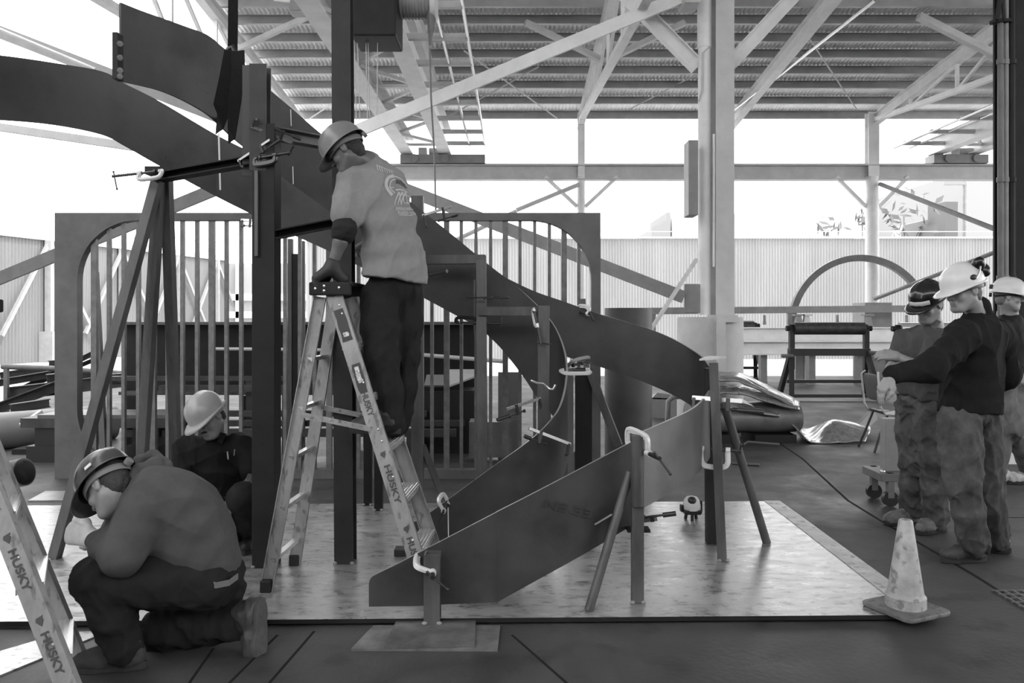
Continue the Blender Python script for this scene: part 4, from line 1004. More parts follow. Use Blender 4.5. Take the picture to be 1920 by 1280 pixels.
def step_ladder(label, FT, FB, RT, RB, wt, wb, depth_dir, nstep=5, rear=True, letters=(), group='step ladders', loc=None):
    """Near front rail FT->FB, near rear rail RT->RB; the far rails lie depth_dir*w further."""
    root = thing('step_ladder', label, 'step ladder', loc if loc is not None else V((FB.x, FB.y, FB.z)), group)
    D = V(depth_dir).normalized()
    along = (FB - FT).normalized(); face = V((0, -1, 0))
    for far in (0, 1):
        a = FT + D * wt * far; b = FB + D * wb * far
        mb = MB(); mb.channel(a, b, 0.03, 0.088, 0.004, along.cross(face) * -1 if False else (1, 0, 0.5), 1 if far else -1)
        o = obj('front_rail', mb, fib_m, root)
        mb = MB(); mb.box(b + V((0, 0, 0.02)), (0.075, 0.05, 0.05)); obj('foot', mb, black_foot, root, bevel=0.008)
        if rear:
            a = RT + D * wt * far; b = RB + D * wb * far
            mb = MB(); mb.channel(a, b, 0.028, 0.07, 0.004, (1, 0, -0.3), -1 if far else 1); obj('rear_rail', mb, fib_m, root)
            mb = MB(); mb.box(b + V((0, 0, 0.03)), (0.06, 0.045, 0.07)); obj('foot', mb, black_foot, root, bevel=0.008)
    for k in range(nstep):
        t = 0.17 + 0.70 * k / (nstep - 1)
        a = FT.lerp(FB, t); w = wt + (wb - wt) * t
        c0 = a + D * 0.016; c1 = a + D * (w - 0.016)
        X_ = V((D.y, -D.x, 0)); Z_ = V((0, 0, 1)); mb = MB(); mb.bar(c0, c1, 0.095, 0.02)
        for sg in (-1, 1): mb.bar(c0 + X_ * 0.046 * sg - Z_ * 0.016, c1 + X_ * 0.046 * sg - Z_ * 0.016, 0.006, 0.03)
        for j in range(5): mb.bar(c0 + X_ * (-0.036 + 0.018 * j) + Z_ * 0.012, c1 + X_ * (-0.036 + 0.018 * j) + Z_ * 0.012, 0.007, 0.004)
        obj('tread', mb, alu2_m, root)
    if rear:
        for k in range(5):
            t = 0.22 + 0.17 * k
            a = RT.lerp(RB, t); w = wt + (wb - wt) * t
            mb = MB(); mb.bar(a + D * 0.01, a + D * (w - 0.01), 0.035, 0.022); obj('rear_bar', mb, alu2_m, root)
        for far in (0, 1):
            a = RT.lerp(RB, 0.41) + D * (wt + (wb - wt) * 0.41) * far; b = FT.lerp(FB, 0.46) + D * (wt + (wb - wt) * 0.46) * far
            mb = MB(); mb.bar(a + V((0.02, -0.012, 0)), b + V((-0.02, -0.012, 0)), 0.006, 0.03); obj('spreader_bar', mb, alu_m, root)
    # rivets
    mb = MB()
    for t in (0.03, 0.06, 0.30, 0.46, 0.5, 0.62, 0.83):
        p = FT.lerp(FB, t); mb.ball(p + V((0.015, -0.017, 0)), (0.007, 0.004, 0.007), 8, 5)
    obj('rivets', mb, chrome_m, root)['kind'] = 'stuff'
    for s_, t0, t1 in letters:
        a = FT.lerp(FB, t0); b = FT.lerp(FB, t1)
        nrm = V((0, -1, 0)); y = nrm.cross((b - a).normalized())
        text_on(s_, a + V((0, -0.0165, 0)) - y * 0.018, b + V((0, -0.0165, 0)) - y * 0.018, 0.036, nrm, letter_m, root)
        q = a.lerp(b, -0.28) + V((0, -0.0165, 0)); u = (b - a).normalized() * 0.02
        mb = MB(); mb.poly([q + u * 1.2, q + y * 0.016, q - u * 0.3 + y * 0.012, q - u * 0.8 + y * 0.02, q - u * 0.6 - y * 0.012, q - y * 0.018], (0, -0.001, 0)); obj('emblem', mb, letter_m, root)
    return root

FT, FB = P(628, 556, 4.58), GP(806, 1122, PT)
FB = V((P(800, 0, 4.38).x, 4.38, PT)); RT, RB = P(600, 556, 4.58), V((P(499, 0, 4.38).x, 4.38, PT))
L1 = step_ladder('tall scuffed step ladder with a worker standing on it beside the stair', FT, FB, RT, RB, 0.30, 0.47, (0.06, 1, 0),
                 5, True, [('HUSKY', 0.33, 0.415), ('HUSKY', 0.58, 0.71), ('HUSKY', 0.82, 0.92)])
# top cap
c0 = P(618, 541, 4.54); mb = MB()
mb.box(c0 + V((0.0, 0.02, 0)), (0.235, 0.05, 0.075)); mb.box(c0 + V((0.01, 0.18, 0.03)), (0.235, 0.34, 0.02)); mb.box(c0 + V((0.02, 0.34, 0)), (0.235, 0.04, 0.075))
obj('top_cap', mb, dark_m, L1, bevel=0.008)
mb = MB()
for dx, dz in ((-0.08, 0.0), (-0.03, 0.015), (-0.03, -0.012), (0.055, 0.005)): mb.ball(c0 + V((dx, -0.006, dz)), (0.009, 0.006, 0.009), 8, 6)
obj('cap_bolts', mb, chrome_m, L1)['kind'] = 'stuff'
def patch(t0, t1, w, m, off=0.0175, jag=3, seed=0):
    r = random.Random(seed); a = FT.lerp(FB, t0) + V((0, -off, 0)); b = FT.lerp(FB, t1) + V((0, -off, 0)); x = (b - a); y = V((0, -1, 0)).cross(x.normalized())
    n = 7; L = [a + x * (i / n) + y * (w / 2 - (r.random() * 0.008 if jag else 0)) for i in range(n + 1)]; Rr = [a + x * (i / n) - y * (w / 2 - (r.random() * 0.008 if jag else 0)) for i in range(n + 1)]
    mb = MB(); mb.poly(L + Rr[::-1], (0, -0.0006, 0)); return mb
obj('sticker', patch(0.045, 0.155, 0.066, sticker_m), sticker_m, L1)
obj('sticker', patch(0.235, 0.335, 0.056, sticker_m, seed=4), sticker_m, L1)
obj('torn_sticker', patch(0.245, 0.30, 0.036, sticker2_m, 0.0185, seed=5), sticker2_m, L1)
obj('torn_sticker', patch(0.125, 0.14, 0.04, sticker2_m, 0.0185, seed=6), sticker2_m, L1)

# second ladder cut by the left frame edge
FT2 = P(-148, 585, 3.28); FB2 = V((P(150, 0, 3.10).x, 3.10, 0.0)); D2 = V((-0.47, 0.88, 0))
RT2 = FT2 + V((-0.08, 0, 0)); RB2 = V((FT2.x - 0.75, 3.16, 0.0))
L2 = step_ladder('pale step ladder cut off by the lower left corner of the photo', FT2, FB2, RT2, RB2, 0.36, 0.46, D2, 5, True, [('HUSKY', 0.60, 0.70), ('HUSKY', 0.80, 0.90)])
mb = MB(); c0 = FT2 + V((-0.02, 0.17, 0.03)); mb.box(c0, (0.24, 0.42, 0.06)); obj('top_cap', mb, dark_m, L2, bevel=0.008)
# ================================================================= PEOPLE: smooth solids meshed from distance fields
class SDF:
    def __init__(s): s.ops = []; s.disp = None; s.lo = np.full(3, 1e9); s.hi = np.full(3, -1e9)
    def _b(s, c, r): c = np.array(c, float); s.lo = np.minimum(s.lo, c - r); s.hi = np.maximum(s.hi, c + r)
    def cone(s, a, b, ra, rb=None, k=0.03, mode='u'):
        rb = ra if rb is None else rb; a = np.array(a, np.float32); b = np.array(b, np.float32)
        if mode == 'u': s._b(a, ra); s._b(b, rb)
        s.ops.append(('cone', (a, b, ra, rb), k, mode)); return s
    def chain(s, pts, rs, k=0.03):
        for i in range(len(pts) - 1): s.cone(pts[i], pts[i + 1], rs[i], rs[i + 1], k)
        return s
    def ell(s, c, r, R=None, k=0.03, mode='u'):
        c = np.array(c, np.float32); r = np.array(r, np.float32); R = np.eye(3, dtype=np.float32) if R is None else np.array(R, np.float32)
        if mode == 'u': s._b(c, r.max())
        s.ops.append(('ell', (c, r, R), k, mode)); return s
    def plane(s, p, n, k=0.0):
        """Keeps only the side the normal points away from."""
        n = np.array(V(n).normalized(), np.float32); s.ops.append(('plane', (np.array(p, np.float32), n), k, 'i')); return s
    def __call__(s, P_):
        d = None
        for kind, q, k, mode in s.ops:
            if kind == 'cone':
                a, b, ra, rb = q; ab = b - a; L2 = max(float(ab @ ab), 1e-12); v = P_ - a
                t = np.clip(v @ ab / L2, 0, 1); e = np.sqrt(((v - t[:, None] * ab) ** 2).sum(1)) - (ra + (rb - ra) * t)
            elif kind == 'ell':
                c, r, R = q; v = (P_ - c) @ R; k0 = np.sqrt(((v / r) ** 2).sum(1)); k1 = np.sqrt(((v / (r * r)) ** 2).sum(1)) + 1e-9
                e = k0 * (k0 - 1.0) / k1
            else:
                e = (P_ - q[0]) @ q[1]
            if d is None: d = e; continue
            if mode == 'u':
                if k > 0: h = np.maximum(k - np.abs(d - e), 0) / k; d = np.minimum(d, e) - h * h * k * 0.25
                else: d = np.minimum(d, e)
            else:
                e2 = -e if mode == 's' else e
                if k > 0: h = np.maximum(k - np.abs(d - e2), 0) / k; d = np.maximum(d, e2) + h * h * k * 0.25
                else: d = np.maximum(d, e2)
        if s.disp is not None: d = d + s.disp(P_)
        return d

def folds(amp, seed, freq=22.0, axis=(0, 0, 1), n=5, mask=None):
    """Soft cloth creases: warped waves across the cloth."""
    rg = np.random.RandomState(seed); ax = np.array(V(axis).normalized()); ws = []
    for i in range(n):
        d = rg.randn(3); d -= ax * (d @ ax) * rg.uniform(0.2, 0.9); d /= np.linalg.norm(d)
        ws.append((d * freq * rg.uniform(0.6, 1.7), rg.rand() * 6.28, rg.randn(3) * freq * 0.35, rg.rand() * 6.28))
    def f(P_):
        o = 0
        for w, ph, w2, p2 in ws:
            q = np.sin(P_ @ w.astype(np.float32) + ph + 1.6 * np.sin(P_ @ w2.astype(np.float32) + p2)); o = o + (np.sqrt(np.abs(q) + 0.01) - 0.75)
        o = o * amp / n * 4.2
        return o * mask(P_) if mask is not None else o
    return f
def near(pts, r):
    """Mask that is 1 close to the given joints."""
    A = [np.array(p, np.float32) for p in pts]
    return lambda P_: np.clip(sum(np.exp(-((P_ - a) ** 2).sum(1) / (r * r)) for a in A), 0, 1) * 0.85 + 0.3

def sdf_mesh(name, S, h, m, parent=None, pad=0.03, smooth=180):
    lo = S.lo - pad; n = np.ceil((S.hi + pad - lo) / (4 * h)).astype(int); N = n * 4
    g = [lo[i] + (np.arange(n[i]) * 4 + 1.5) * h for i in range(3)]
    C = np.stack(np.meshgrid(*g, indexing='ij'), -1).reshape(-1, 3).astype(np.float32)
    dc = S(C); act = np.nonzero(np.abs(dc) < 4 * h * 1.5 + 0.012)[0]
    D = np.repeat(np.repeat(np.repeat(dc.reshape(n), 4, 0), 4, 1), 4, 2).astype(np.float32)
    off = np.stack(np.meshgrid(*[(np.arange(4) - 1.5) * h] * 3, indexing='ij'), -1).reshape(-1, 3).astype(np.float32)
    Dv = D.reshape(n[0], 4, n[1], 4, n[2], 4)
    for s0 in range(0, len(act), 6000):
        a = act[s0:s0 + 6000]; val = S((C[a][:, None, :] + off[None]).reshape(-1, 3)).reshape(-1, 4, 4, 4)
        i, j, k = np.unravel_index(a, n); Dv[i, :, j, :, k, :] = val
    D = Dv.reshape(N)
    D[0] = D[-1] = 1; D[:, 0] = D[:, -1] = 1; D[:, :, 0] = D[:, :, -1] = 1
    sg = D < 0
    c8 = [sg[dx:N[0] - 1 + dx, dy:N[1] - 1 + dy, dz:N[2] - 1 + dz] for dx in (0, 1) for dy in (0, 1) for dz in (0, 1)]
    cnt = sum(c.astype(np.int8) for c in c8)
    I = np.argwhere((cnt > 0) & (cnt < 8)); idx = np.full([q - 1 for q in N], -1, np.int32); idx[tuple(I.T)] = np.arange(len(I))
    cs = [(dx, dy, dz) for dx in (0, 1) for dy in (0, 1) for dz in (0, 1)]
    val = np.stack([D[I[:, 0] + c[0], I[:, 1] + c[1], I[:, 2] + c[2]] for c in cs], 1)
    acc = np.zeros((len(I), 3)); w = np.zeros(len(I))
    for a in range(8):
        for b in range(a + 1, 8):
            if sum(abs(cs[a][i] - cs[b][i]) for i in range(3)) != 1: continue
            va, vb = val[:, a], val[:, b]; x = (va < 0) != (vb < 0); t = np.where(x, va / np.where(va == vb, 1, va - vb), 0)
            acc += np.where(x[:, None], np.array(cs[a]) + t[:, None] * (np.array(cs[b]) - np.array(cs[a])), 0); w += x
    Vt = lo + (I + acc / w[:, None]) * h
    F_ = []
    for ax in range(3):
        u, v = [(1, 2), (2, 0), (0, 1)][ax]
        sl = [slice(1, -1)] * 3; sl[ax] = slice(0, -1); s2 = list(sl); s2[ax] = slice(1, None)
        A_ = sg[tuple(sl)]; B_ = sg[tuple(s2)]; E = np.argwhere(A_ != B_); ins = A_[tuple(E.T)]
        base = E.copy(); base[:, u] += 1; base[:, v] += 1
        q = []
        for du, dv in ((-1, -1), (0, -1), (0, 0), (-1, 0)):
            p = base.copy(); p[:, u] += du; p[:, v] += dv; q.append(idx[p[:, 0], p[:, 1], p[:, 2]])
        Q = np.stack(q, 1); Q[~ins] = Q[~ins][:, ::-1]; F_.append(Q)
    Fc = np.concatenate(F_); Fc = Fc[(Fc >= 0).all(1)]
    org = np.array(origin_of(parent)) if parent is not None else np.zeros(3)
    me = bpy.data.meshes.new(name)
    me.vertices.add(len(Vt)); me.vertices.foreach_set('co', (Vt - org).ravel())
    me.loops.add(Fc.size); me.loops.foreach_set('vertex_index', Fc.ravel().astype(np.int32))
    me.polygons.add(len(Fc)); me.polygons.foreach_set('loop_start', np.arange(0, Fc.size, 4, dtype=np.int32))
    me.polygons.foreach_set('use_smooth', np.ones(len(Fc), bool)); me.update(calc_edges=True); me.validate()
    me.materials.append(m); o = bpy.data.objects.new(name, me); COL.objects.link(o); o.parent = parent
    return o

def frame(f, up):
    """Axes (right, forward, up) of a head or torso as columns."""
    f = V(f).normalized(); u = V(up); u = (u - f * u.dot(f)).normalized(); r = f.cross(u)
    return Matrix((r, f, u)).transposed()

def head_sdf(S, c, R, nb, jaw=1.0, moustache=False):
    h = lambda x, y, z: c + R @ V((x, y, z))
    S.ell(h(0, -0.012, 0.035), (0.077, 0.098, 0.092), R, 0.02)
    S.ell(h(0, 0.022, -0.045), (0.060 * jaw, 0.070, 0.078), R, 0.035)
    S.cone(h(-0.02, 0.072, -0.10), h(0.02, 0.072, -0.10), 0.021, 0.021, 0.03)
    for s_ in (-1, 1):
        S.cone(h(s_ * 0.056 * jaw, 0.0, -0.055), h(s_ * 0.028, 0.058, -0.098), 0.020, 0.018, 0.03)
        S.ell(h(s_ * 0.042, 0.066, -0.028), (0.022, 0.020, 0.020), R, 0.02)
    S.cone(h(-0.034, 0.081, 0.026), h(0.034, 0.081, 0.026), 0.013, 0.013, 0.02)
    for s_ in (-1, 1): S.ell(h(s_ * 0.031, 0.098, 0.006), (0.017, 0.016, 0.012), R, 0.012, 's')
    for s_ in (-1, 1): S.ell(h(s_ * 0.031, 0.080, 0.006), (0.0125, 0.0115, 0.0105), R, 0.004)
    S.cone(h(0, 0.086, 0.016), h(0, 0.110, -0.026), 0.009, 0.0125, 0.012)
    for s_ in (-1, 1): S.ell(h(s_ * 0.012, 0.100, -0.030), (0.009, 0.010, 0.008), R, 0.006)
    S.cone(h(-0.019, 0.090, -0.058), h(0.019, 0.090, -0.058), 0.0075, 0.0075, 0.008)
    S.cone(h(-0.017, 0.089, -0.071), h(0.017, 0.089, -0.071), 0.008, 0.008, 0.008)
    S.cone(h(-0.024, 0.101, -0.0645), h(0.024, 0.101, -0.0645), 0.0028, 0.0028, 0.003, 's')
    for s_ in (-1, 1):
        S.ell(h(s_ * 0.080, -0.010, -0.004), (0.010, 0.021, 0.034), R, 0.008)
        S.ell(h(s_ * 0.092, -0.004, 0.002), (0.008, 0.011, 0.020), R, 0.006, 's')
    S.cone(h(0, -0.022, -0.05), nb, 0.055, 0.062, 0.03)
    return S

def hand_sdf(S, w, d, n, t, curls=(0.5, 0.55, 0.6, 0.65), thumb=0.5, fat=0.0, k=0.008, sc=1.0):
    """Hand: wrist w, direction d, palm normal n, thumb side t."""
    d = V(d).normalized(); n = V(n); n = (n - d * n.dot(d)).normalized(); t = V(t); t = (t - d * t.dot(d) - n * t.dot(n)).normalized(); w = V(w)
    kn = []
    for i, (x, y) in enumerate(((0.030, 0.090), (0.010, 0.095), (-0.011, 0.091), (-0.030, 0.083))):
        q = w + (d * y + t * x) * sc; kn.append(q); S.cone(w + t * x * 0.6 + d * 0.012, q, 0.0165 + fat, 0.0125 + fat, 0.02)
    for i, L in enumerate((0.074, 0.082, 0.077, 0.060)):
        p = kn[i]; a = 0.25 * curls[i]; r = (0.0098 if i < 3 else 0.0085) + fat
        for j, f in enumerate((0.46, 0.30, 0.24)):
            a += curls[i]; dd = (d * math.cos(a) + n * math.sin(a)).normalized(); q = p + dd * L * f * sc
            S.cone(p, q, r, r * 0.92, k); p = q; r *= 0.92
    p0 = w + (d * 0.022 + t * 0.022) * sc; p1 = p0 + (d * 0.036 + t * 0.028 + n * 0.014 * (1 + thumb)) * sc
    p2 = p1 + (d * 0.030 + t * 0.010 * (1 - thumb) + n * 0.018 * thumb) * sc; p3 = p2 + (d * 0.026 - t * 0.004 + n * 0.014 * thumb) * sc
    S.chain([p0, p1, p2, p3], [0.017 + fat, 0.0135 + fat, 0.0112 + fat, 0.0095 + fat], 0.012)
    return S

skin_m = mat('skin', 0.26, 0.5, 0, 0.10, 30, 0.05, 120)
skin_dark_m = mat('skin_deep', 0.10, 0.45, 0, 0.12, 30, 0.05, 120)
skin_mid_m = mat('skin_mid', 0.17, 0.45, 0, 0.12, 30, 0.05, 120)
hair_dark = mat('hair_dark', 0.012, 0.6, 0, 0.4, 80, 0.5, 200)
hair_grey = mat('hair_grey', 0.16, 0.6, 0, 0.5, 90, 0.5, 200)
sole_m = mat('boot_sole', 0.035, 0.8, 0, 0.3, 20)
glass_m = mat('dark_lens', 0.03, 0.15)

def helmet(c, R, m, parent, name='hard_hat', rim=0.045, tilt=0.0, brim=0.055, band=True, band_m=None):
    """Hard hat: dome with ridge, brim with longer peak, headband with ratchet as sub-part."""
    R = R @ Matrix.Rotation(tilt, 3, 'X')
    h = lambda x, y, z: c + R @ V((x, y - 0.008, z + rim))
    na = 56; rows = []
    def ring(fr, fz, ex=0.0, dz=0.0):
        out = []
        for i in range(na):
            a = 2 * math.pi * i / na; ca, sa = math.cos(a), math.sin(a)
            w = 0.010 + brim * max(0, ca) ** 2.2; x = (0.113 * fr + w * ex * 0.9) * sa; y = (0.137 * fr + w * ex) * ca
            z = 0.128 * fz + dz * (1 + 1.4 * max(0, ca) ** 2)
            if ex == 0 and abs(x) < 0.022 and fz > 0.15: z += 0.007 * (1 - abs(x) / 0.022)
            out.append(h(x, y, z))
        return out
    for q in np.linspace(0.02, 1.0, 12):
        a = math.pi / 2 * q; rows.append(ring(math.sin(a) ** 0.92, math.cos(a) ** 0.85 if q < 1 else 0.0))
    rows.append(ring(1.0, 0, 0.05, -0.006)); rows.append(ring(1.0, 0, 0.6, -0.010)); rows.append(ring(1.0, 0, 1.0, -0.016))
    vs_ = [p for r in rows for p in r]; fs_ = [(j * na + i, j * na + (i + 1) % na, (j + 1) * na + (i + 1) % na, (j + 1) * na + i) for j in range(len(rows) - 1) for i in range(na)]
    fs_.append(tuple(range(na)))
    o = obj(name, MB().add(vs_, fs_), m, parent, smooth=40)
    md = o.modifiers.new('thickness', 'SOLIDIFY'); md.thickness = 0.0035; md.offset = -1
    if band:
        mb = MB(); mb.tube([h(0.092 * math.sin(a), 0.113 * math.cos(a) - 0.003, -0.022 - 0.022 * max(0, -math.cos(a))) for a in np.linspace(0, 2 * math.pi, 40)[:-1]], 0.016, 8, True, (R @ V((0, 0, 1)), 1.0, 0.25))
        mb.cyl(h(0, -0.128, -0.044), h(0, -0.150, -0.044), 0.019, 14)
        obj('headband', mb, band_m or grey_m, o, 50)
    return o

def boot(name, ankle, toe_dir, m, parent, L=0.29, up=(0, 0, 1), shaft=0.10, drop=0.085, sole_t=0.022, w=1.0, shaft_dir=None, sole_mat=None):
    """Work boot with a separate sole: ankle joint, where the toe points, which way is up."""
    u = V(up).normalized(); d = V(toe_dir); d = (d - u * d.dot(u)).normalized(); s_ = d.cross(u); a = V(ankle)
    R = Matrix((s_, d, u)).transposed(); b = a - u * drop
    S = SDF(); S.ell(b + d * 0.135 + u * 0.050, (0.048 * w, 0.085, 0.047), R, 0.03); S.ell(b - d * 0.028 + u * 0.058, (0.042 * w, 0.052, 0.058), R, 0.03)
    S.cone(b + d * 0.03 + u * 0.075, b + d * 0.10 + u * 0.062, 0.050, 0.042, 0.04); S.cone(a - u * 0.02, a + V(shaft_dir or up).normalized() * shaft, 0.050, 0.056, 0.04)
    S.plane(b + u * sole_t, -u); S.disp = folds(0.004, int(abs(a.x * 1000)) % 97, 40)
    o = sdf_mesh(name, S, 0.006, m, parent)
    pts = []
    for i in range(28):
        t = 2 * math.pi * i / 28; y = math.cos(t); x = math.sin(t)
        ww = (0.049 if y > 0 else 0.040) * w; pts.append(b + d * (0.060 + 0.150 * y * (1.06 if y > 0 else 0.98)) + s_ * (ww * x * (1 - 0.18 * (abs(y - 0.0) < 0.35))) + u * 0.001)
    mb = MB(); mb.poly(pts, u * (sole_t + 0.012)); obj('sole', mb, sole_mat or sole_m, o, None, bevel=0.004)
    return o

def hair_cap(c, R, m, parent, front=0.02, low=-0.075, grow=0.006):
    S = SDF(); h = lambda x, y, z: c + R @ V((x, y, z))
    S.ell(h(0, -0.014, 0.035), (0.077 + grow, 0.098 + grow, 0.092 + grow), R, 0.02); S.ell(h(0, -0.055, -0.035), (0.062 + grow, 0.050, 0.060), R, 0.03)
    S.plane(h(0, front, 0), R @ V((0, 1, 0.35)), 0.01); S.plane(h(0, 0, low), R @ V((0, 0, -1)), 0.01)
    S.disp = folds(0.003, 5, 90)
    return sdf_mesh('hair', S, 0.005, m, parent)

def eyes(c, R, parent):
    h = lambda x, y, z: c + R @ V((x, y, z))
    for s_ in (-1, 1):
        mb = MB(); mb.ball(h(s_ * 0.032, 0.0905, 0.0055), (0.0085, 0.0035, 0.0040), 10, 6, R); obj('eye', mb, hair_dark, parent, 180)
        mb = MB(); mb.tube([h(s_ * 0.014, 0.0945, 0.0265), h(s_ * 0.034, 0.0935, 0.031), h(s_ * 0.052, 0.081, 0.026)], [0.003, 0.0042, 0.002], 6); obj('eyebrow', mb, hair_grey if False else hair_dark, parent, 180)

def glasses(c, R, parent, m=None):
    h = lambda x, y, z: c + R @ V((x, y, z)); mb = MB()
    for s_ in (-1, 1):
        mb.poly([h(s_ * (0.032 + 0.026 * math.cos(t)), 0.104 - 0.012 * abs(math.cos(t)) * (math.cos(t) > 0), 0.004 + 0.017 * math.sin(t)) for t in np.linspace(0, 2 * math.pi, 15)[:-1]], R @ V((0, 0.002, 0)))
        mb.tube([h(s_ * 0.056, 0.095, 0.010), h(s_ * 0.078, 0.06, 0.010), h(s_ * 0.084, 0.0, 0.012)], 0.0025, 6)
    mb.tube([h(-0.012, 0.106, 0.008), h(0.012, 0.106, 0.008)], 0.002, 6)
    return obj('safety_glasses', mb, m or glass_m, parent)

def person(label, base, J, hf, hup, cloth, skin, hres=0.0055, group=None):
    """J: joints. Returns the person's Empty and head axes after building the continuous skin body."""
    root = thing('person', label, 'person', base, group)
    R = frame(hf, hup); c = J['head']
    S = SDF(); head_sdf(S, c, R, J['nb'], cloth.get('jaw', 1.0))
    up = (J['nb'] - J['pel']).normalized(); sh = (J['rs'] - J['ls']).normalized(); fw = up.cross(sh).normalized(); Rt = Matrix((sh, fw, up)).transposed()
    bend = J.get('bend', V((0, 0, 0)))
    mid = lambda t: J['pel'].lerp(J['nb'], t) + bend * 4 * t * (1 - t)
    S.cone(J['nb'], mid(0.8), 0.062, 0.075, 0.05)
    S.ell(mid(0.68), (0.135, 0.085, 0.16), Rt, 0.06); S.ell(mid(0.25), (0.125, 0.085, 0.18), Rt, 0.08)
    S.cone(J['ls'], J['rs'], 0.05, 0.05, 0.05)
    for a, b_, w in (('ls', 'le', 'lw'), ('rs', 're', 'rw')):
        el = J[b_]; wr = J[w]; sh_ = J[a]
        S.chain([sh_, sh_.lerp(el, .5), el], [0.050, 0.044, 0.038], 0.02); S.chain([el, el.lerp(wr, .3), wr], [0.038, 0.040, 0.026], 0.02)
    for h_, k_, a_ in (('lh', 'lk', 'la'), ('rh', 'rk', 'ra')):
        S.chain([J[h_], J[k_], J[a_]], [0.075, 0.052, 0.038], 0.03)
    for hd in cloth.get('hands', ()):
        hand_sdf(S, *hd[0], **hd[1])
    sdf_mesh('body', S, hres, skin, root)
    return root, R, Rt, mid

def torso_cloth(J, Rt, mid, prof, hem, m, root, name='shirt', sleeves=(), seed=1, amp=0.006, freq=20, res=0.0075, sh_r=0.075, neck=True, axis=None, mask=None, hem_n=None, extra=()):
    """prof: rows of (t along spine, half width, half depth, forward shift)."""
    S = SDF(); C = []
    for t, w, d_, f in prof:
        p = mid(t) + Rt @ V((0, f, 0)); S.ell(p, (w, d_, 0.105), Rt, 0.09)
    S.cone(J['ls'].lerp(mid(0.97), 0.12), J['rs'].lerp(mid(0.97), 0.12), sh_r, sh_r, 0.07)
    if neck: S.cone(mid(0.97), J['nb'] + (J['nb'] - mid(0.9)) * 0.12, 0.078, 0.068, 0.05)
    for c_, r_ in extra: S.ell(c_, r_, Rt, 0.09)
    for ch, rs in sleeves: S.chain(ch, rs, 0.045)
    if hem is not None: S.plane(hem, hem_n if hem_n is not None else -(Rt @ V((0, 0, 1))), 0.012)
    S.disp = folds(amp, seed, freq, axis or (0, 0, 1), 5, mask)
    return sdf_mesh(name, S, res, m, root)

def trousers(J, Rt, m, root, rl, rr, seed=2, amp=0.014, res=0.0085, seat=(0.175, 0.135, 0.13), name='trousers', top=None):
    S = SDF(); S.ell(J['pel'], seat, Rt, 0.06)
    for (h_, k_, a_), r in ((('lh', 'lk', 'la'), rl), (('rh', 'rk', 'ra'), rr)):
        S.chain([J[h_], J[h_].lerp(J[k_], .5), J[k_], J[k_].lerp(J[a_], .5), J[a_]], r, 0.035)
        S.plane(J[a_], J[a_] - J[k_]) if False else None
    S.disp = folds(amp, seed, 27, (0, 0, 1), 6, near([J['lk'], J['rk'], J['la'], J['ra'], J['lh'], J['rh']], 0.16))
    return sdf_mesh(name, S, res, m, root)
# ----------------------------------------------------------------- man on the ladder
tee_m = mat('grey_tee', 0.21, 0.85, 0, 0.10, 14, 0.10, 90)
darkcloth_m = mat('dark_work_cloth', 0.016, 0.8, 0, 0.25, 12, 0.10, 90)
undershirt_m = mat('dark_undershirt', 0.022, 0.85)
glove_m = mat('dark_glove', 0.018, 0.6, 0, 0.3, 30)
darkboot_m = mat('dark_boot', 0.022, 0.6, 0, 0.3, 14)
boot_m = mat('worn_boot', 0.045, 0.55, 0, 0.4, 14, 0.1, 50)
J = dict(head=P(648, 283, 4.70), nb=P(690, 306, 4.80), pel=P(737, 535, 4.83), ls=P(660, 338, 4.72), rs=P(742, 345, 4.95),
         le=P(645, 432, 4.58), lw=P(622, 503, 4.58), re=P(742, 430, 5.12), rw=P(690, 455, 5.30),
         lh=P(710, 555, 4.77), rh=P(760, 550, 4.90), lk=P(716, 668, 4.70), rk=P(758, 665, 4.88), la=P(734, 796, 4.66), ra=P(748, 790, 4.86),
         bend=V((0.05, -0.02, 0.02)))
hd_l = ((J['lw'] + V((0, 0, 0)), V((-0.78, 0.0, -0.50)), V((0.35, 0.1, -1)), V((0.2, 1, 0))), dict(curls=(0.55, 0.6, 0.6, 0.55), thumb=0.6, sc=1.12))
root1, R1, Rt1, mid1 = person('man in grey T-shirt standing on the step ladder, back turned, looking down', V((P(745, 0, 4.75).x, 4.75, 0.85)), J,
    (-0.82, 0.05, -0.57), (-0.45, 0.1, 0.85), dict(hands=[hd_l, ((J['rw'], V((-0.6, 0.5, -0.2)), V((0, 0, -1)), V((0.3, -1, 0))), dict())]), skin_dark_m)
hair_cap(J['head'], R1, hair_dark, root1, 0.0, -0.09, 0.004)
eyes(J['head'], R1, root1)
hat1 = helmet(J['head'], R1, mat('grey_hard_hat', 0.15, 0.3, 0, 0.15, 10), root1, band_m=midgrey_m, tilt=-0.1)
glasses(J['head'], R1, root1)
trousers(J, Rt1, darkcloth_m, root1, [0.115, 0.112, 0.100, 0.090, 0.078], [0.110, 0.108, 0.095, 0.086, 0.078], 3, 0.012, seat=(0.165, 0.13, 0.13))
hem = P(735, 524, 4.83)
torso_cloth(J, Rt1, mid1, [(0.86, 0.165, 0.105, 0.0), (0.68, 0.19, 0.125, 0.0), (0.48, 0.195, 0.13, 0.0), (0.28, 0.205, 0.14, 0.0), (0.10, 0.225, 0.155, -0.01), (-0.05, 0.238, 0.16, -0.01), (-0.2, 0.245, 0.165, 0)], hem, tee_m, root1, 'shirt',
    [([J['ls'], J['ls'].lerp(J['le'], 0.68)], [0.086, 0.094])], 5, 0.009, 15, hem_n=V((-0.13, 0, -1)), axis=(0.4, 0, 1))
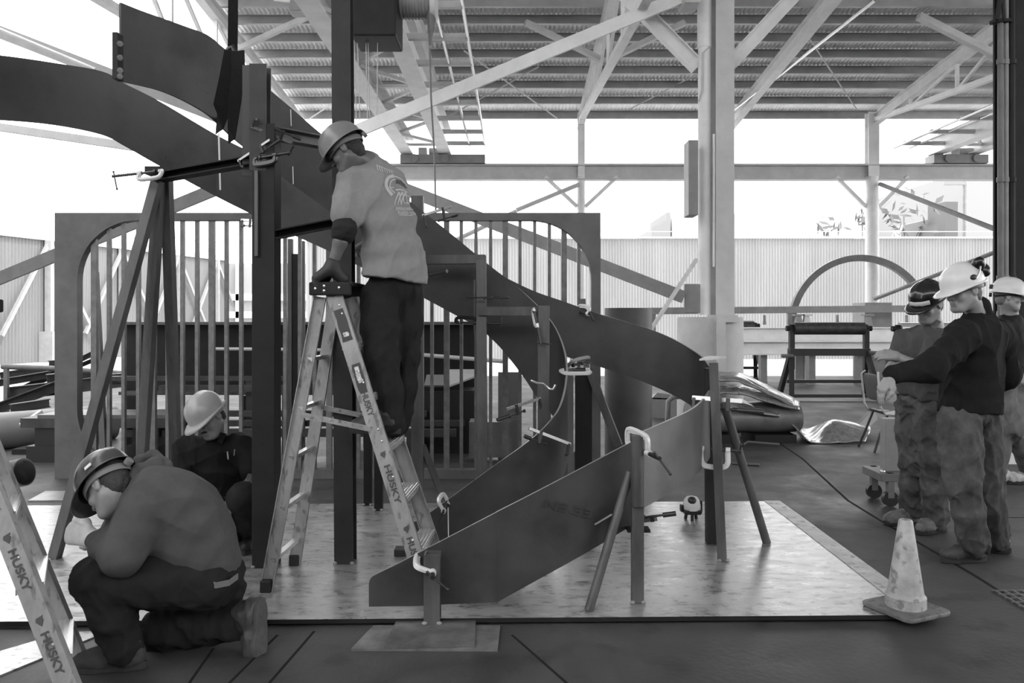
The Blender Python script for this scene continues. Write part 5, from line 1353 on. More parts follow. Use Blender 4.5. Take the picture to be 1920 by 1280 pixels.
S = SDF(); S.chain([J['ls'].lerp(J['le'], 0.5), J['le'], J['le'].lerp(J['lw'], 0.05)], [0.068, 0.066, 0.060], 0.03); S.disp = folds(0.007, 9, 40, (1, 0, 0)); sdf_mesh('undershirt_sleeve', S, 0.006, undershirt_m, root1)
S = SDF(); S.cone(J['lw'] + (J['le'] - J['lw']).normalized() * 0.025, J['lw'], 0.042, 0.038, 0.02); S.cone(J['lw'], P(643, 522, 4.60), 0.040, 0.036, 0.03); hand_sdf(S, *hd_l[0], **dict(hd_l[1], fat=0.011)); sdf_mesh('glove', S, 0.0045, glove_m, root1)
boot('boot', V((P(726, 0, 4.66).x, 4.64, 0.855 + 0.1)), V((-1, 0.12, 0.0)), darkboot_m, root1, drop=0.095, shaft=0.02)
boot('boot', V((P(742, 0, 4.9).x, 4.86, 0.855 + 0.1)), V((-1, 0.05, 0.0)), darkboot_m, root1, drop=0.095, shaft=0.02)
# print on the back of the shirt: drawn on a patch that follows the cloth
print_m = mat('shirt_print', 0.42, 0.8); print2_m = mat('shirt_print_dark', 0.08, 0.8)
shirt1 = [o for o in COL.objects if o.parent == root1 and o.name.startswith('shirt')][0]
def decal(target, outline_fn, m, name, parent, off=0.0025):
    """Flat shapes given in photo pixels, laid onto the cloth along the view of its back."""
    bpy.context.view_layer.update(); dg = bpy.context.evaluated_depsgraph_get(); ev = target.evaluated_get(dg); mw = target.matrix_world.inverted()
    mb = MB(); eye = V((0, 0, CAMH))
    def hit(px, py):
        d = (P(px, py, 1.0) - eye).normalized(); ok, loc, nrm, i = ev.ray_cast(mw @ eye, d)
        return (target.matrix_world @ loc + nrm * off) if ok else None
    for quad in outline_fn:
        pts = [hit(*q) for q in quad]
        if all(p is not None for p in pts): mb.add(pts, [tuple(range(len(pts)))])
    if not mb.v: return None
    org = origin_of(parent); me = bpy.data.meshes.new(name); me.from_pydata([tuple(p - org) for p in mb.v], [], mb.f); me.materials.append(m)
    o = bpy.data.objects.new(name, me); COL.objects.link(o); o.parent = parent; return o
def strip(pts, w0, w1=None, n=6):
    """Curved stroke in pixels as small quads."""
    c = catmull(pts, n); w1 = w0 if w1 is None else w1; out = []; m_ = len(c)
    for i in range(m_ - 1):
        a, b = c[i], c[i + 1]; d = b - a; l = math.hypot(*d) or 1; nx, ny = -d[1] / l, d[0] / l; wa = w0 + (w1 - w0) * i / m_; wb = w0 + (w1 - w0) * (i + 1) / m_
        out.append([(a[0] + nx * wa / 2, a[1] + ny * wa / 2), (b[0] + nx * wb / 2, b[1] + ny * wb / 2), (b[0] - nx * wb / 2, b[1] - ny * wb / 2), (a[0] - nx * wa / 2, a[1] - ny * wa / 2)])
    return out
FONT5 = {'S': 'f8f1f', 'A': 'f9f99', 'R': 'f9fa9', 'E': 'f8f8f', 'N': '9db99', 'T': 'f6666', 'U': '9999f', 'B': 'f9e9f', 'O': 'f999f', '-': '00f00', ' ': '00000', '0': 'f999f', '1': '62227', '7': 'f1244', '3': 'f171f', 'V': '99996', 'I': 'e444e', 'X': '99699', 'W': '99bd9'}
def pix_text(s_, x0, y0, cw, chh, slope=0.0):
    out = []
    for i, ch in enumerate(s_):
        for r, hx in enumerate(FONT5.get(ch, '00000')):
            b = int(hx, 16)
            for c in range(4):
                if b >> (3 - c) & 1:
                    x = x0 + i * cw + c * cw * 0.19; y = y0 + r * chh / 5 + (x - x0) * slope; w_, h_ = cw * 0.2, chh / 5
                    out.append([(x, y), (x + w_, y + w_ * slope), (x + w_, y + h_ + w_ * slope), (x, y + h_)])
    return out
q = strip([(738, 330), (727, 334), (724, 350), (735, 366)], 6) + strip([(740, 336), (733, 340), (731, 352), (740, 362)], 2) + strip([(733, 330), (748, 334), (760, 346), (768, 360)], 2)
q += strip([(728, 351), (738, 352)], 1.5) + strip([(742, 356), (752, 356), (765, 361)], 3, 1)
for dx in (0, 6, 12): q += strip([(748 + dx, 360), (742 + dx, 374), (740 + dx, 384)], 3, 1) + strip([(749 + dx, 362), (750 + dx, 374), (752 + dx, 383)], 2, 1)
q += strip([(758, 366), (772, 369)], 1.5) + strip([(759, 380), (776, 382)], 2) + strip([(770, 360), (776, 384)], 2)
decal(shirt1, q, print_m, 'back_print', shirt1)
q = strip([(742, 340), (752, 343), (762, 352)], 8, 4); decal(shirt1, q, print2_m, 'back_print_shade', shirt1)
q = pix_text('SARENA-N', 742, 388, 4.7, 6, 0.06) + pix_text('TUBOS-STE', 746, 396, 3.8, 5, 0.06) + strip([(748, 403), (774, 404)], 1.2)
decal(shirt1, q, print_m, 'back_lettering', shirt1)
q = []
for i in range(7): q += strip([(706 + i * 4.4, 309 + i * 1.8), (709 + i * 4.4, 320 + i * 1.0)], 1.3) + strip([(706 + i * 4.4, 309 + i * 1.8), (711 + i * 4.4, 313 + i * 1.5)], 1.0)
decal(shirt1, q, print_m, 'shoulder_lettering', shirt1)

# ----------------------------------------------------------------- kneeling man in the hooded sweatshirt
hood_m = mat('grey_sweatshirt', 0.070, 0.9, 0, 0.12, 16, 0.12, 110)
jean_dark = mat('dark_jeans', 0.017, 0.85, 0, 0.25, 10, 0.10, 120)
J = dict(head=P(203, 912, 3.60), nb=P(258, 925, 3.68), pel=P(398, 1082, 3.70), ls=P(262, 965, 3.52), rs=P(250, 945, 3.88),
         le=P(228, 1040, 3.42), lw=P(172, 1008, 3.62), re=P(200, 1030, 3.95), rw=P(205, 1020, 3.95),
         lh=P(378, 1090, 3.60), rh=P(410, 1105, 3.80), lk=P(186, 1086, 3.48), rk=P(310, 1178, 3.74), la=P(232, 1212, 3.50), ra=P(462, 1168, 3.72),
         bend=V((0.06, -0.02, 0.13)))
hd = ((J['lw'], V((-0.85, 0.0, 0.22)), V((0.1, 0.9, -0.3)), V((0.1, 0.2, 1))), dict(curls=(0.95, 0.98, 0.98, 0.95), thumb=0.9, sc=1.08))
root2, R2, Rt2, mid2 = person('man kneeling on one knee in grey hooded sweatshirt and dark hard hat', V((P(300, 0, 3.65).x, 3.65, 0)), J,
    (-0.66, 0.05, -0.72), (-0.62, 0.42, 0.62), dict(hands=[hd, ((J['rw'], V((-0.8, 0.2, 0.2)), V((0, 0, -1)), V((0, -1, 0.3))), dict(curls=(1.3,) * 4))]), skin_m)
hair_cap(J['head'], R2, mat('hair_brown', 0.035, 0.6, 0, 0.4, 80, 0.5, 200), root2, -0.018, -0.115, 0.004)
hat2 = helmet(J['head'], R2, mat('dark_hard_hat', 0.045, 0.25, 0, 0.2, 10), root2, band_m=mat('headband_grey', 0.16, 0.5), tilt=-0.05)
h = lambda x, y, z: J['head'] + R2 @ V((x, y - 0.008, z + 0.045))
mb = MB(); mb.poly([h(-0.108, -0.02, 0.032), h(-0.103, -0.052, 0.032), h(-0.107, -0.052, 0.016), h(-0.1125, -0.02, 0.016)], R2 @ V((-0.006, 0, 0))); obj('sticker', mb, paint_m, hat2)
trousers(J, Rt2, jean_dark, root2, [0.125, 0.120, 0.105, 0.092, 0.085], [0.120, 0.112, 0.098, 0.082, 0.074], 8, 0.014, seat=(0.175, 0.15, 0.14))
sw = torso_cloth(J, Rt2, mid2, [(0.88, 0.165, 0.11, 0.0), (0.72, 0.185, 0.13, 0.0), (0.52, 0.19, 0.14, 0.0), (0.32, 0.19, 0.145, 0.0), (0.14, 0.185, 0.145, 0.0), (0.0, 0.175, 0.14, 0)], P(388, 1085, 3.7), hood_m, root2, 'sweatshirt',
    [([J['ls'], J['ls'].lerp(J['le'], .5), J['le'], J['le'].lerp(J['lw'], .5), J['lw'].lerp(J['le'], 0.18)], [0.088, 0.086, 0.082, 0.066, 0.050]), ([J['rs'], J['re'], J['rw'].lerp(J['re'], 0.15)], [0.085, 0.075, 0.048])],
    21, 0.0055, 13, sh_r=0.085, hem_n=V((0.25, 0, -1)), axis=(-0.5, 0, 1), extra=[(P(300, 1010, 3.70), (0.16, 0.15, 0.15)), (P(262, 985, 3.70), (0.14, 0.14, 0.14)), (P(335, 1030, 3.66), (0.15, 0.14, 0.14)), (P(255, 1030, 3.62), (0.11, 0.12, 0.10))])
S = SDF(); p0 = P(246, 893, 3.66); p1 = P(285, 868, 3.74); p2 = P(316, 874, 3.70)
S.chain([P(232, 905, 3.60), P(262, 880, 3.64), P(290, 872, 3.68), P(314, 874, 3.70)], [0.018, 0.026, 0.032, 0.024], 0.03); S.chain([P(236, 898, 3.72), P(262, 864, 3.80), P(287, 853, 3.80), P(314, 870, 3.74)], [0.016, 0.024, 0.026, 0.024], 0.02)
S.chain([P(236, 925, 3.60), P(270, 900, 3.62), P(300, 888, 3.70)], [0.02, 0.03, 0.03], 0.04); S.disp = folds(0.004, 4, 40); sdf_mesh('hood', S, 0.006, hood_m, root2)
S = SDF(); S.cone(J['lw'].lerp(J['le'], 0.12), J['lw'], 0.042, 0.036, 0.02); hand_sdf(S, *hd[0], **dict(hd[1], fat=0.007)); sdf_mesh('glove', S, 0.0045, mat('pale_glove', 0.62, 0.8, 0, 0.12, 40), root2)
mb = MB(); mb.path_bar([P(384, 1090, 3.52), P(405, 1097, 3.515), P(430, 1092, 3.53), P(446, 1080, 3.58)], 0.004, 0.026, (0, 0, 1)); obj('belt', mb, mat('pale_belt', 0.12, 0.6), root2)
boot('boot', V((P(238, 0, 3.5).x, 3.50, 0.10)), V((-1, -0.12, 0)), mat('suede_boot', 0.05, 0.8, 0, 0.3, 14), root2, drop=0.10, shaft=0.02)
ra = P(470, 1152, 3.70)
boot('boot', ra, V((0.22, -0.25, -1.0)), boot_m, root2, up=(-0.85, 0.45, -0.05), drop=0.075, shaft=0.05, sole_mat=mat('tan_sole', 0.075, 0.85, 0, 0.3, 18))

# ----------------------------------------------------------------- man in black shirt crouching behind
black_shirt = mat('black_work_shirt', 0.009, 0.8, 0, 0.3, 10, 0.08, 90)
J = dict(head=P(391, 783, 5.18), nb=P(402, 826, 5.28), pel=P(420, 985, 5.42), ls=P(455, 838, 5.26), rs=P(347, 842, 5.30),
         le=P(482, 898, 5.16), lw=P(440, 942, 5.00), re=P(338, 915, 5.14), rw=P(402, 955, 4.98), lh=P(440, 985, 5.36), rh=P(400, 985, 5.36),
         lk=P(458, 935, 5.02), rk=P(385, 950, 4.98), la=P(481, 1012, 5.20), ra=P(395, 1010, 5.22), bend=V((0.0, -0.02, 0.0)))
root3, R3, Rt3, mid3 = person('man in black shirt and light hard hat crouching behind the kneeling man', V((P(420, 0, 5.3).x, 5.3, PT)), J,
    (-0.30, -0.80, -0.48), (-0.42, -0.30, 0.85), dict(jaw=1.12, hands=[((J['lw'], V((-0.5, -0.3, -0.5)), V((-0.5, 0.2, -0.6)), V((-0.3, -0.8, 0.3))), dict()), ((J['rw'], V((0.6, -0.2, -0.4)), V((0.3, 0.2, -0.8)), V((0.2, -0.9, 0.3))), dict())]), skin_mid_m)
hair_cap(J['head'], R3, hair_dark, root3, 0.01, -0.07, 0.003)
helmet(J['head'], R3, mat('light_hard_hat', 0.26, 0.28, 0, 0.1, 8), root3, band_m=grey_m)
glasses(J['head'], R3, root3); eyes(J['head'], R3, root3)
h = lambda x, y, z: J['head'] + R3 @ V((x, y, z))
S = SDF(); S.chain([h(-0.024, 0.094, -0.053), h(0, 0.101, -0.047), h(0.024, 0.094, -0.053)], [0.005, 0.006, 0.005], 0.004); sdf_mesh('moustache', S, 0.003, hair_dark, root3)
trousers(J, Rt3, darkcloth_m, root3, [0.11, 0.115, 0.100, 0.085, 0.07], [0.11, 0.11, 0.10, 0.085, 0.07], 13, 0.007, seat=(0.17, 0.14, 0.12))
torso_cloth(J, Rt3, mid3, [(0.86, 0.175, 0.11, 0.0), (0.66, 0.20, 0.135, 0.0), (0.44, 0.205, 0.15, 0.0), (0.2, 0.20, 0.15, 0.0), (0.02, 0.195, 0.14, 0.0)], None, black_shirt, root3, 'shirt',
    [([J['ls'], J['le'].lerp(J['ls'], .3)], [0.085, 0.082]), ([J['rs'], J['re'].lerp(J['rs'], .1), J['rw'].lerp(J['re'], .3)], [0.085, 0.075, 0.055])], 31, 0.011, 18, sh_r=0.082)
S = SDF(); S.chain([J['le'].lerp(J['ls'], .35), J['le'], J['lw'].lerp(J['le'], .3)], [0.062, 0.060, 0.045], 0.03); S.disp = folds(0.008, 14, 50); sdf_mesh('patterned_sleeve', S, 0.0055, mat('patterned_cloth', 0.07, 0.8, 0, 0.8, 55), root3)
mb = MB()
nk = mid3(0.93)
for s_ in (-1, 1): mb.poly([h(s_ * 0.012, 0.062, -0.150), h(s_ * 0.062, 0.035, -0.105), h(s_ * 0.078, 0.02, -0.135), h(s_ * 0.046, 0.068, -0.178)], V((0, -0.006, 0.0)))
obj('collar', mb, black_shirt, root3, bevel=0.003)
mb = MB(); q = P(426, 846, 5.09); mb.cyl(q, q + V((0.006, 0, -0.05)), 0.004, 8); obj('pen', mb, chrome_m, root3)
mb = MB(); q = P(440, 842, 5.10); mb.cyl(q, q + V((-0.004, 0, -0.04)), 0.004, 8); obj('pen', mb, midgrey_m, root3)
boot('boot', V((P(481, 0, 5.22).x, 5.24, PT + 0.10)), V((-0.1, -1, 0)), black_m, root3, drop=0.10)
boot('boot', V((P(392, 0, 5.22).x, 5.24, PT + 0.10)), V((-0.2, -1, 0)), black_m, root3, drop=0.10)

# ----------------------------------------------------------------- man with crossed arms
jean_mid = mat('worn_jeans', 0.075, 0.85, 0, 0.5, 6, 0.10, 120)
J = dict(head=P(1740, 570, 5.66), nb=P(1750, 618, 5.72), pel=P(1722, 742, 5.78), ls=P(1757, 640, 5.58), rs=P(1695, 642, 5.88),
         le=P(1736, 694, 5.42), lw=P(1684, 668, 5.50), re=P(1672, 690, 5.74), rw=P(1722, 690, 5.48), lh=P(1738, 762, 5.70), rh=P(1706, 762, 5.86),
         lk=P(1750, 860, 5.66), rk=P(1712, 858, 5.82), la=P(1756, 972, 5.70), ra=P(1708, 954, 5.92), bend=V((0.0, 0.0, 0.0)))
root4, R4, Rt4, mid4 = person('man in black hard hat with arms crossed, wearing polo shirt and jeans', V((P(1730, 0, 5.8).x, 5.8, 0)), J,
    (-0.80, -0.42, -0.42), (-0.28, -0.20, 0.9), dict(hands=[((J['lw'], V((-0.8, 0.4, 0.1)), V((0.2, 0.6, -0.5)), V((0, 0.3, 1))), dict(curls=(0.4,) * 4)), ((J['rw'], V((0.9, -0.2, 0.0)), V((0.1, 0.6, -0.5)), V((0, 0.2, 1))), dict(curls=(0.5,) * 4))]), skin_m)
hair_cap(J['head'], R4, hair_grey, root4, 0.0, -0.085, 0.005)
eyes(J['head'], R4, root4)
hat4 = helmet(J['head'], R4, mat('black_hard_hat', 0.010, 0.15), root4, band_m=midgrey_m)
h = lambda x, y, z: J['head'] + R4 @ V((x, y - 0.008, z + 0.045))
mb = MB(); mb.tube([h(-0.085, 0.098, 0.012), h(-0.045, 0.128, 0.012), h(0, 0.139, 0.012), h(0.045, 0.128, 0.012)], 0.016, 8, flat=(R4 @ V((0, 0, 1)), 1, 0.25)); obj('front_band', mb, paint2_m, hat4, 60)
polo_m = mat('grey_polo', 0.075, 0.85, 0, 0.15, 12, 0.1, 100)
trousers(J, Rt4, jean_mid, root4, [0.105, 0.105, 0.092, 0.082, 0.078], [0.105, 0.102, 0.090, 0.082, 0.078], 17, 0.017, seat=(0.16, 0.125, 0.12))
torso_cloth(J, Rt4, mid4, [(0.84, 0.16, 0.105, 0.0), (0.64, 0.18, 0.13, 0.01), (0.42, 0.185, 0.145, 0.02), (0.2, 0.18, 0.145, 0.02), (0.05, 0.175, 0.13, 0.01)], P(1720, 742, 5.78), polo_m, root4, 'polo_shirt',
    [([J['ls'], J['le'].lerp(J['ls'], .35)], [0.082, 0.082]), ([J['rs'], J['re'].lerp(J['rs'], .35)], [0.080, 0.080])], 33, 0.014, 22, axis=(0.2, 0, 1))
mb = MB()
for s_ in (-1, 1): mb.poly([h(s_ * 0.010, 0.060, -0.185), h(s_ * 0.060, 0.035, -0.150), h(s_ * 0.075, 0.015, -0.175), h(s_ * 0.045, 0.066, -0.215)], V((-0.004, -0.004, 0)))
obj('collar', mb, mat('pale_collar', 0.16, 0.8), root4, bevel=0.003)
mb = MB(); pc = J['pel'] + V((0, 0, 0.02)); mb.path_bar([pc + Rt4 @ V((0.165 * math.sin(a), 0.132 * math.cos(a), 0.0)) for a in np.linspace(0, 2 * math.pi, 30)], 0.006, 0.04, Rt4 @ V((0, 0, 1))); obj('belt', mb, black_m, root4)
mb = MB(); mb.box(pc + Rt4 @ V((0, 0.137, 0)), (0.05, 0.012, 0.042), Rt4); obj('belt_buckle', mb, chrome_m, root4, bevel=0.004)
shoe_m = mat('scuffed_shoe', 0.13, 0.7, 0, 0.5, 18)
boot('shoe', V((P(1708, 0, 5.92).x, 5.92, 0.09)), V((-1, -0.15, 0)), shoe_m, root4, drop=0.088, shaft=0.05)
boot('shoe', V((P(1762, 0, 5.7).x, 5.72, 0.09)), V((-0.95, -0.45, 0)), shoe_m, root4, drop=0.088, shaft=0.05)

# ----------------------------------------------------------------- man in dark sweater pointing down
sweater_m = mat('dark_fleece', 0.014, 0.95, 0, 0.2, 14, 0.12, 120)
J = dict(head=P(1806, 545, 4.96), nb=P(1836, 590, 5.02), pel=P(1820, 765, 5.04), ls=P(1802, 632, 4.86), rs=P(1876, 634, 5.16),
         le=P(1745, 690, 4.70), lw=P(1672, 704, 4.62), re=P(1888, 705, 5.20), rw=P(1850, 735, 5.26), lh=P(1797, 790, 4.97), rh=P(1843, 788, 5.10),
         lk=P(1806, 902, 4.92), rk=P(1850, 895, 5.10), la=P(1826, 1016, 4.98), ra=P(1866, 1008, 5.20), bend=V((0.015, -0.0, 0.0)))
hd = ((J['lw'], V((-0.5, 0.05, -0.75)), V((0.7, 0.2, -0.5)), V((-0.2, -1, 0.2))), dict(curls=(0.22, 0.26, 0.30, 0.34), thumb=0.2, sc=1.08))
root5, R5, Rt5, mid5 = person('man in white hard hat with earmuffs and dark sweater, reaching out one arm', V((P(1820, 0, 5.0).x, 5.0, 0)), J,
    (-0.92, -0.22, -0.22), (-0.18, 0.0, 0.98), dict(jaw=1.08, hands=[hd, ((J['rw'], V((-0.7, 0.3, -0.5)), V((0, 0, -1)), V((0, -1, 0))), dict())]), skin_m)
hair_cap(J['head'], R5, hair_grey, root5, -0.005, -0.085, 0.004)
eyes(J['head'], R5, root5)
hat5 = helmet(J['head'], R5, mat('white_hard_hat', 0.62, 0.25, 0, 0.06, 8), root5, band_m=midgrey_m, tilt=-0.06)
h = lambda x, y, z: J['head'] + R5 @ V((x, y - 0.008, z + 0.045))
for s_, yy, zz in ((-1, -0.075, 0.095), (1, -0.085, 0.09)):
    mb = MB(); c_ = h(-0.072 if s_ < 0 else -0.02, yy if s_ < 0 else -0.150, zz if s_ < 0 else 0.055); mb.ball(c_, (0.034, 0.044, 0.052), 16, 12, R5 @ Matrix.Rotation(0.5 * s_, 3, 'Y')); obj('earmuff', mb, mat('earmuff_shell', 0.008, 0.2), hat5, 180)
mb = MB(); mb.tube([h(-0.10, -0.06, 0.085), h(-0.113, -0.03, 0.05), h(-0.112, 0.0, 0.02)], 0.006, 8); mb.tube([h(-0.09, -0.10, 0.085), h(-0.03, -0.135, 0.07), h(0.05, -0.125, 0.075), h(0.09, -0.10, 0.085)], 0.006, 8); obj('earmuff_arm', mb, chrome_m, hat5, 60)
mb = MB(); mb.ball(h(-0.108, 0.012, 0.032), (0.010, 0.026, 0.018), 12, 8, R5); obj('side_clip', mb, black_m, hat5, 180)
trousers(J, Rt5, jean_mid, root5, [0.122, 0.120, 0.100, 0.092, 0.092], [0.115, 0.110, 0.095, 0.088, 0.085], 19, 0.018, seat=(0.175, 0.14, 0.13))
sw5 = torso_cloth(J, Rt5, mid5, [(0.86, 0.165, 0.11, 0.0), (0.66, 0.195, 0.14, 0.01), (0.44, 0.205, 0.16, 0.02), (0.22, 0.20, 0.165, 0.02), (0.04, 0.19, 0.155, 0.01), (-0.08, 0.188, 0.15, 0)], P(1815, 772, 5.04), sweater_m, root5, 'sweater',
    [([J['ls'], J['le'], J['lw'].lerp(J['le'], .08)], [0.095, 0.082, 0.056]), ([J['rs'], J['re'], J['rw'].lerp(J['re'], .1)], [0.092, 0.075, 0.052])], 41, 0.011, 17, sh_r=0.088, hem_n=V((0, 0, -1)))
S = SDF(); S.cone(J['nb'] + V((0.0, 0, -0.01)), J['nb'].lerp(J['head'], 0.28) + R5 @ V((0, -0.03, 0)), 0.078, 0.070, 0.02); sdf_mesh('collar', S, 0.006, sweater_m, root5)
brown_boot = mat('brown_boot', 0.035, 0.6, 0, 0.3, 12)
boot('boot', V((P(1832, 0, 4.98).x, 5.02, 0.10)), V((-1, -0.1, 0)), brown_boot, root5, drop=0.098, shaft=0.08)
boot('boot', V((P(1872, 0, 5.2).x, 5.22, 0.10)), V((-0.9, 0.3, 0)), brown_boot, root5, drop=0.098, shaft=0.08)

# ----------------------------------------------------------------- man walking off at the right edge
J = dict(head=P(1892, 556, 7.25), nb=P(1893, 592, 7.3), pel=P(1890, 705, 7.35), ls=P(1914, 615, 7.42), rs=P(1875, 617, 7.18), le=P(1930, 665, 7.38), lw=P(1938, 705, 7.25), re=P(1878, 668, 7.1), rw=P(1905, 700, 7.0),
         lh=P(1903, 722, 7.42), rh=P(1882, 722, 7.28), lk=P(1905, 800, 7.25), rk=P(1880, 800, 7.3), la=P(1925, 876, 7.5), ra=P(1872, 884, 7.36))
root6, R6, Rt6, mid6 = person('man in white hard hat walking behind the others at the right edge', V((P(1890, 0, 7.35).x, 7.35, 0)), J,
    (0.86, -0.42, -0.12), (0.0, 0.0, 1), dict(hands=[((J['rw'], V((0.5, -0.3, -0.6)), V((0.3, 0.6, -0.4)), V((0.5, -0.6, 0.4))), dict()), ((J['lw'], V((0.3, -0.3, -0.8)), V((-0.3, 0.6, -0.4)), V((0.5, -0.6, 0.4))), dict())]), skin_m, 0.007)
hair_cap(J['head'], R6, hair_grey, root6, 0.0, -0.08, 0.004)
eyes(J['head'], R6, root6)
hat6 = helmet(J['head'], R6, MATS['white_hard_hat'], root6, band_m=black_m)
h = lambda x, y, z: J['head'] + R6 @ V((x, y - 0.008, z + 0.045))
mb = MB(); mb.box(h(0.0, -0.142, 0.03), (0.06, 0.03, 0.04), R6); obj('rear_lamp', mb, black_m, hat6, bevel=0.006)
trousers(J, Rt6, mat('pale_jeans', 0.15, 0.85, 0, 0.3, 7), root6, [0.105, 0.1, 0.088, 0.08, 0.075], [0.105, 0.1, 0.088, 0.08, 0.075], 23, 0.010, 0.01, seat=(0.16, 0.125, 0.12))
torso_cloth(J, Rt6, mid6, [(0.84, 0.155, 0.105, 0.0), (0.62, 0.175, 0.125, 0.0), (0.4, 0.175, 0.13, 0.0), (0.16, 0.172, 0.13, 0.0), (0.0, 0.17, 0.125, 0.0)], P(1890, 705, 7.35), darkcloth_m, root6, 'shirt',
    [([J['ls'], J['le'].lerp(J['ls'], .2)], [0.08, 0.075]), ([J['rs'], J['re'].lerp(J['rs'], .2)], [0.08, 0.075])], 51, 0.006, 18, 0.009)
pale_shoe = mat('pale_sneaker', 0.42, 0.7, 0, 0.3, 20)
boot('sneaker', V((P(1875, 0, 7.36).x, 7.36, 0.09)), V((1, -0.15, 0)), pale_shoe, root6, drop=0.088, shaft=0.04)
boot('sneaker', V((P(1928, 0, 7.5).x, 7.5, 0.10)), V((1, -0.1, 0)), pale_shoe, root6, drop=0.088, shaft=0.04)
# ================================================================= CLAMPS, CHAIR, CART
def c_clamp(label, A, axis, u, gap=0.09, throat=0.08, screw=0.13, m=None, hdir=None, hl=0.12, bar=0.013, group='clamps on the stair plates', name='c_clamp'):
    """C clamp gripping at A: screw along axis, open side facing away from u."""
    m = m or clampw_m; A = V(A); ax = V(axis).normalized(); u = V(u); u = (u - ax * u.dot(ax)).normalized(); s_ = ax.cross(u)
    root = thing(name, label, 'clamp', A, group)
    j0 = A - ax * gap * 0.5; j1 = A + ax * (gap * 0.5 + 0.05)
    pts = [j0 + ax * 0.002, j0 - ax * 0.012, j0 - ax * 0.014 + u * throat * 0.35, j0 - ax * 0.006 + u * throat * 0.8, j0 + ax * 0.018 + u * throat, j0.lerp(j1, .5) + u * throat * 1.04, j1 - ax * 0.02 + u * throat * 0.98, j1 + u * throat * 0.75, j1 + u * throat * 0.3, j1]
    c = [V(p) for p in catmull([list(p) for p in pts], 5)]
    mb = MB(); mb.path_bar(c, bar * 1.9, bar * 0.75, s_); mb.path_bar([p + u * bar * 0.4 for p in c], bar * 0.7, bar * 1.5, s_)
    mb.cyl(j1 - ax * 0.014, j1 + ax * 0.014, bar * 1.05, 14); mb.cyl(j0 - ax * 0.004, j0 + ax * 0.006, bar * 0.9, 12)
    obj('frame', mb, m, root, 45)
    tip = A + ax * (gap * 0.5 - 0.045); end = j1 + ax * screw
    mb = MB(); mb.cyl(tip, end, bar * 0.55, 10)
    for k in range(int(screw / 0.012)): mb.cyl(j1 + ax * (0.016 + 0.012 * k), j1 + ax * (0.021 + 0.012 * k), bar * 0.68, 10)
    mb.cyl(tip - ax * 0.008, tip + ax * 0.004, bar * 1.0, 12); obj('screw', mb, clampd_m, root, 45)
    hd = V(hdir) if hdir else s_; hd = hd.normalized()
    mb = MB(); mb.cyl(end - hd * hl * 0.25 - ax * 0.006, end + hd * hl * 0.75 - ax * 0.006, bar * 0.34, 8); mb.ball(end + hd * hl * 0.75 - ax * 0.006, bar * 0.5, 8, 6); mb.ball(end - hd * hl * 0.25 - ax * 0.006, bar * 0.5, 8, 6)
    obj('tommy_bar', mb, clampd_m, root, 45)
    return root
def bar_clamp(label, a, b, jaw, jl=0.07, w=0.02, m=None, hm=None, hand=0.10, group='clamps on the stair plates', name='bar_clamp'):
    """Sliding bar clamp: bar a to b, jaws pointing along jaw, handle beyond b."""
    a = V(a); b = V(b); d = (b - a).normalized(); j = V(jaw); j = (j - d * j.dot(d)).normalized(); root = thing(name, label, 'clamp', a.lerp(b, .5), group)
    mb = MB(); mb.bar(a, b, w * 0.5, w, j); obj('bar', mb, m or chrome_m, root)
    mb = MB(); mb.bar(a + d * 0.012, a + d * 0.012 + j * jl, w * 0.9, w * 0.8, d); mb.box(a + d * 0.02 + j * jl, (w, w, w)); obj('fixed_jaw', mb, clampd_m, root, bevel=0.002)
    p = a.lerp(b, 0.72); mb = MB(); mb.bar(p - j * 0.012, p + j * jl, w * 0.9, w, d); obj('sliding_jaw', mb, clampd_m, root, bevel=0.002)
    q = p + j * jl * 0.8; mb = MB(); mb.cyl(q - d * 0.05, q + d * 0.06, w * 0.28, 10); mb.cyl(q + d * 0.06, q + d * (0.06 + hand), w * 0.62, 12); mb.cyl(q - d * 0.055, q - d * 0.045, w * 0.6, 10); obj('screw_handle', mb, hm or clampd_m, root, 45)
    return root
c_clamp('pale C clamp on the short front post at the low end of the stair', P(812, 1058, 4.03), (0.08, -1, -0.10), (-1, 0, 0.42), 0.10, 0.085, 0.05, hdir=(0.8, -0.3, -0.55), hl=0.13, bar=0.017)
c_clamp('big pale C clamp hooked over the post at the front seam of the stair', P(1192, 838, 4.27), (0.42, -0.9, -0.12), (-0.15, 0.0, 1), 0.13, 0.085, 0.10, hdir=(0.55, -0.2, -0.75), hl=0.13, bar=0.017)
c_clamp('pale C clamp with long black screw at the right bend of the stair', P(1334, 842, 5.02), (1, -0.25, -0.02), (-0.1, -0.1, -1), 0.10, 0.105, 0.08, hdir=(0, -0.4, 1), hl=0.06, bar=0.017)
bar_clamp('bar clamp lying level across the right bend post', P(1298, 745, 5.12), P(1392, 752, 5.0), (0, -0.2, -1), 0.07, 0.026, hand=0.16)
bar_clamp('bar clamp with bright left end across the front run of the inner plate', P(1070, 833, 5.22), P(992, 803, 5.12), (0.2, -0.3, -1), 0.075, 0.02, hand=0.05)
bar_clamp('bright clamp pointing left beside the foot of the inner bend post', P(1014, 746, 5.42), P(950, 767, 5.30), (0, 0, -1), 0.06, 0.02, hand=0.10)
c_clamp('black C clamp low on the left side of the square post', P(868, 604, 5.58), (1, -0.1, -0.04), (0, -0.3, 1), 0.07, 0.035, 0.19, clampd_m, hdir=(0, 0, 1), hl=0.07, bar=0.012)
c_clamp('pale clamp with hanging screw on the short arm of the inner post', P(1003, 590, 5.50), (0.18, -0.1, -0.95), (-0.25, 0.95, 0.0), 0.05, 0.04, 0.13, hdir=(1, 0, -0.1), hl=0.09, bar=0.013)
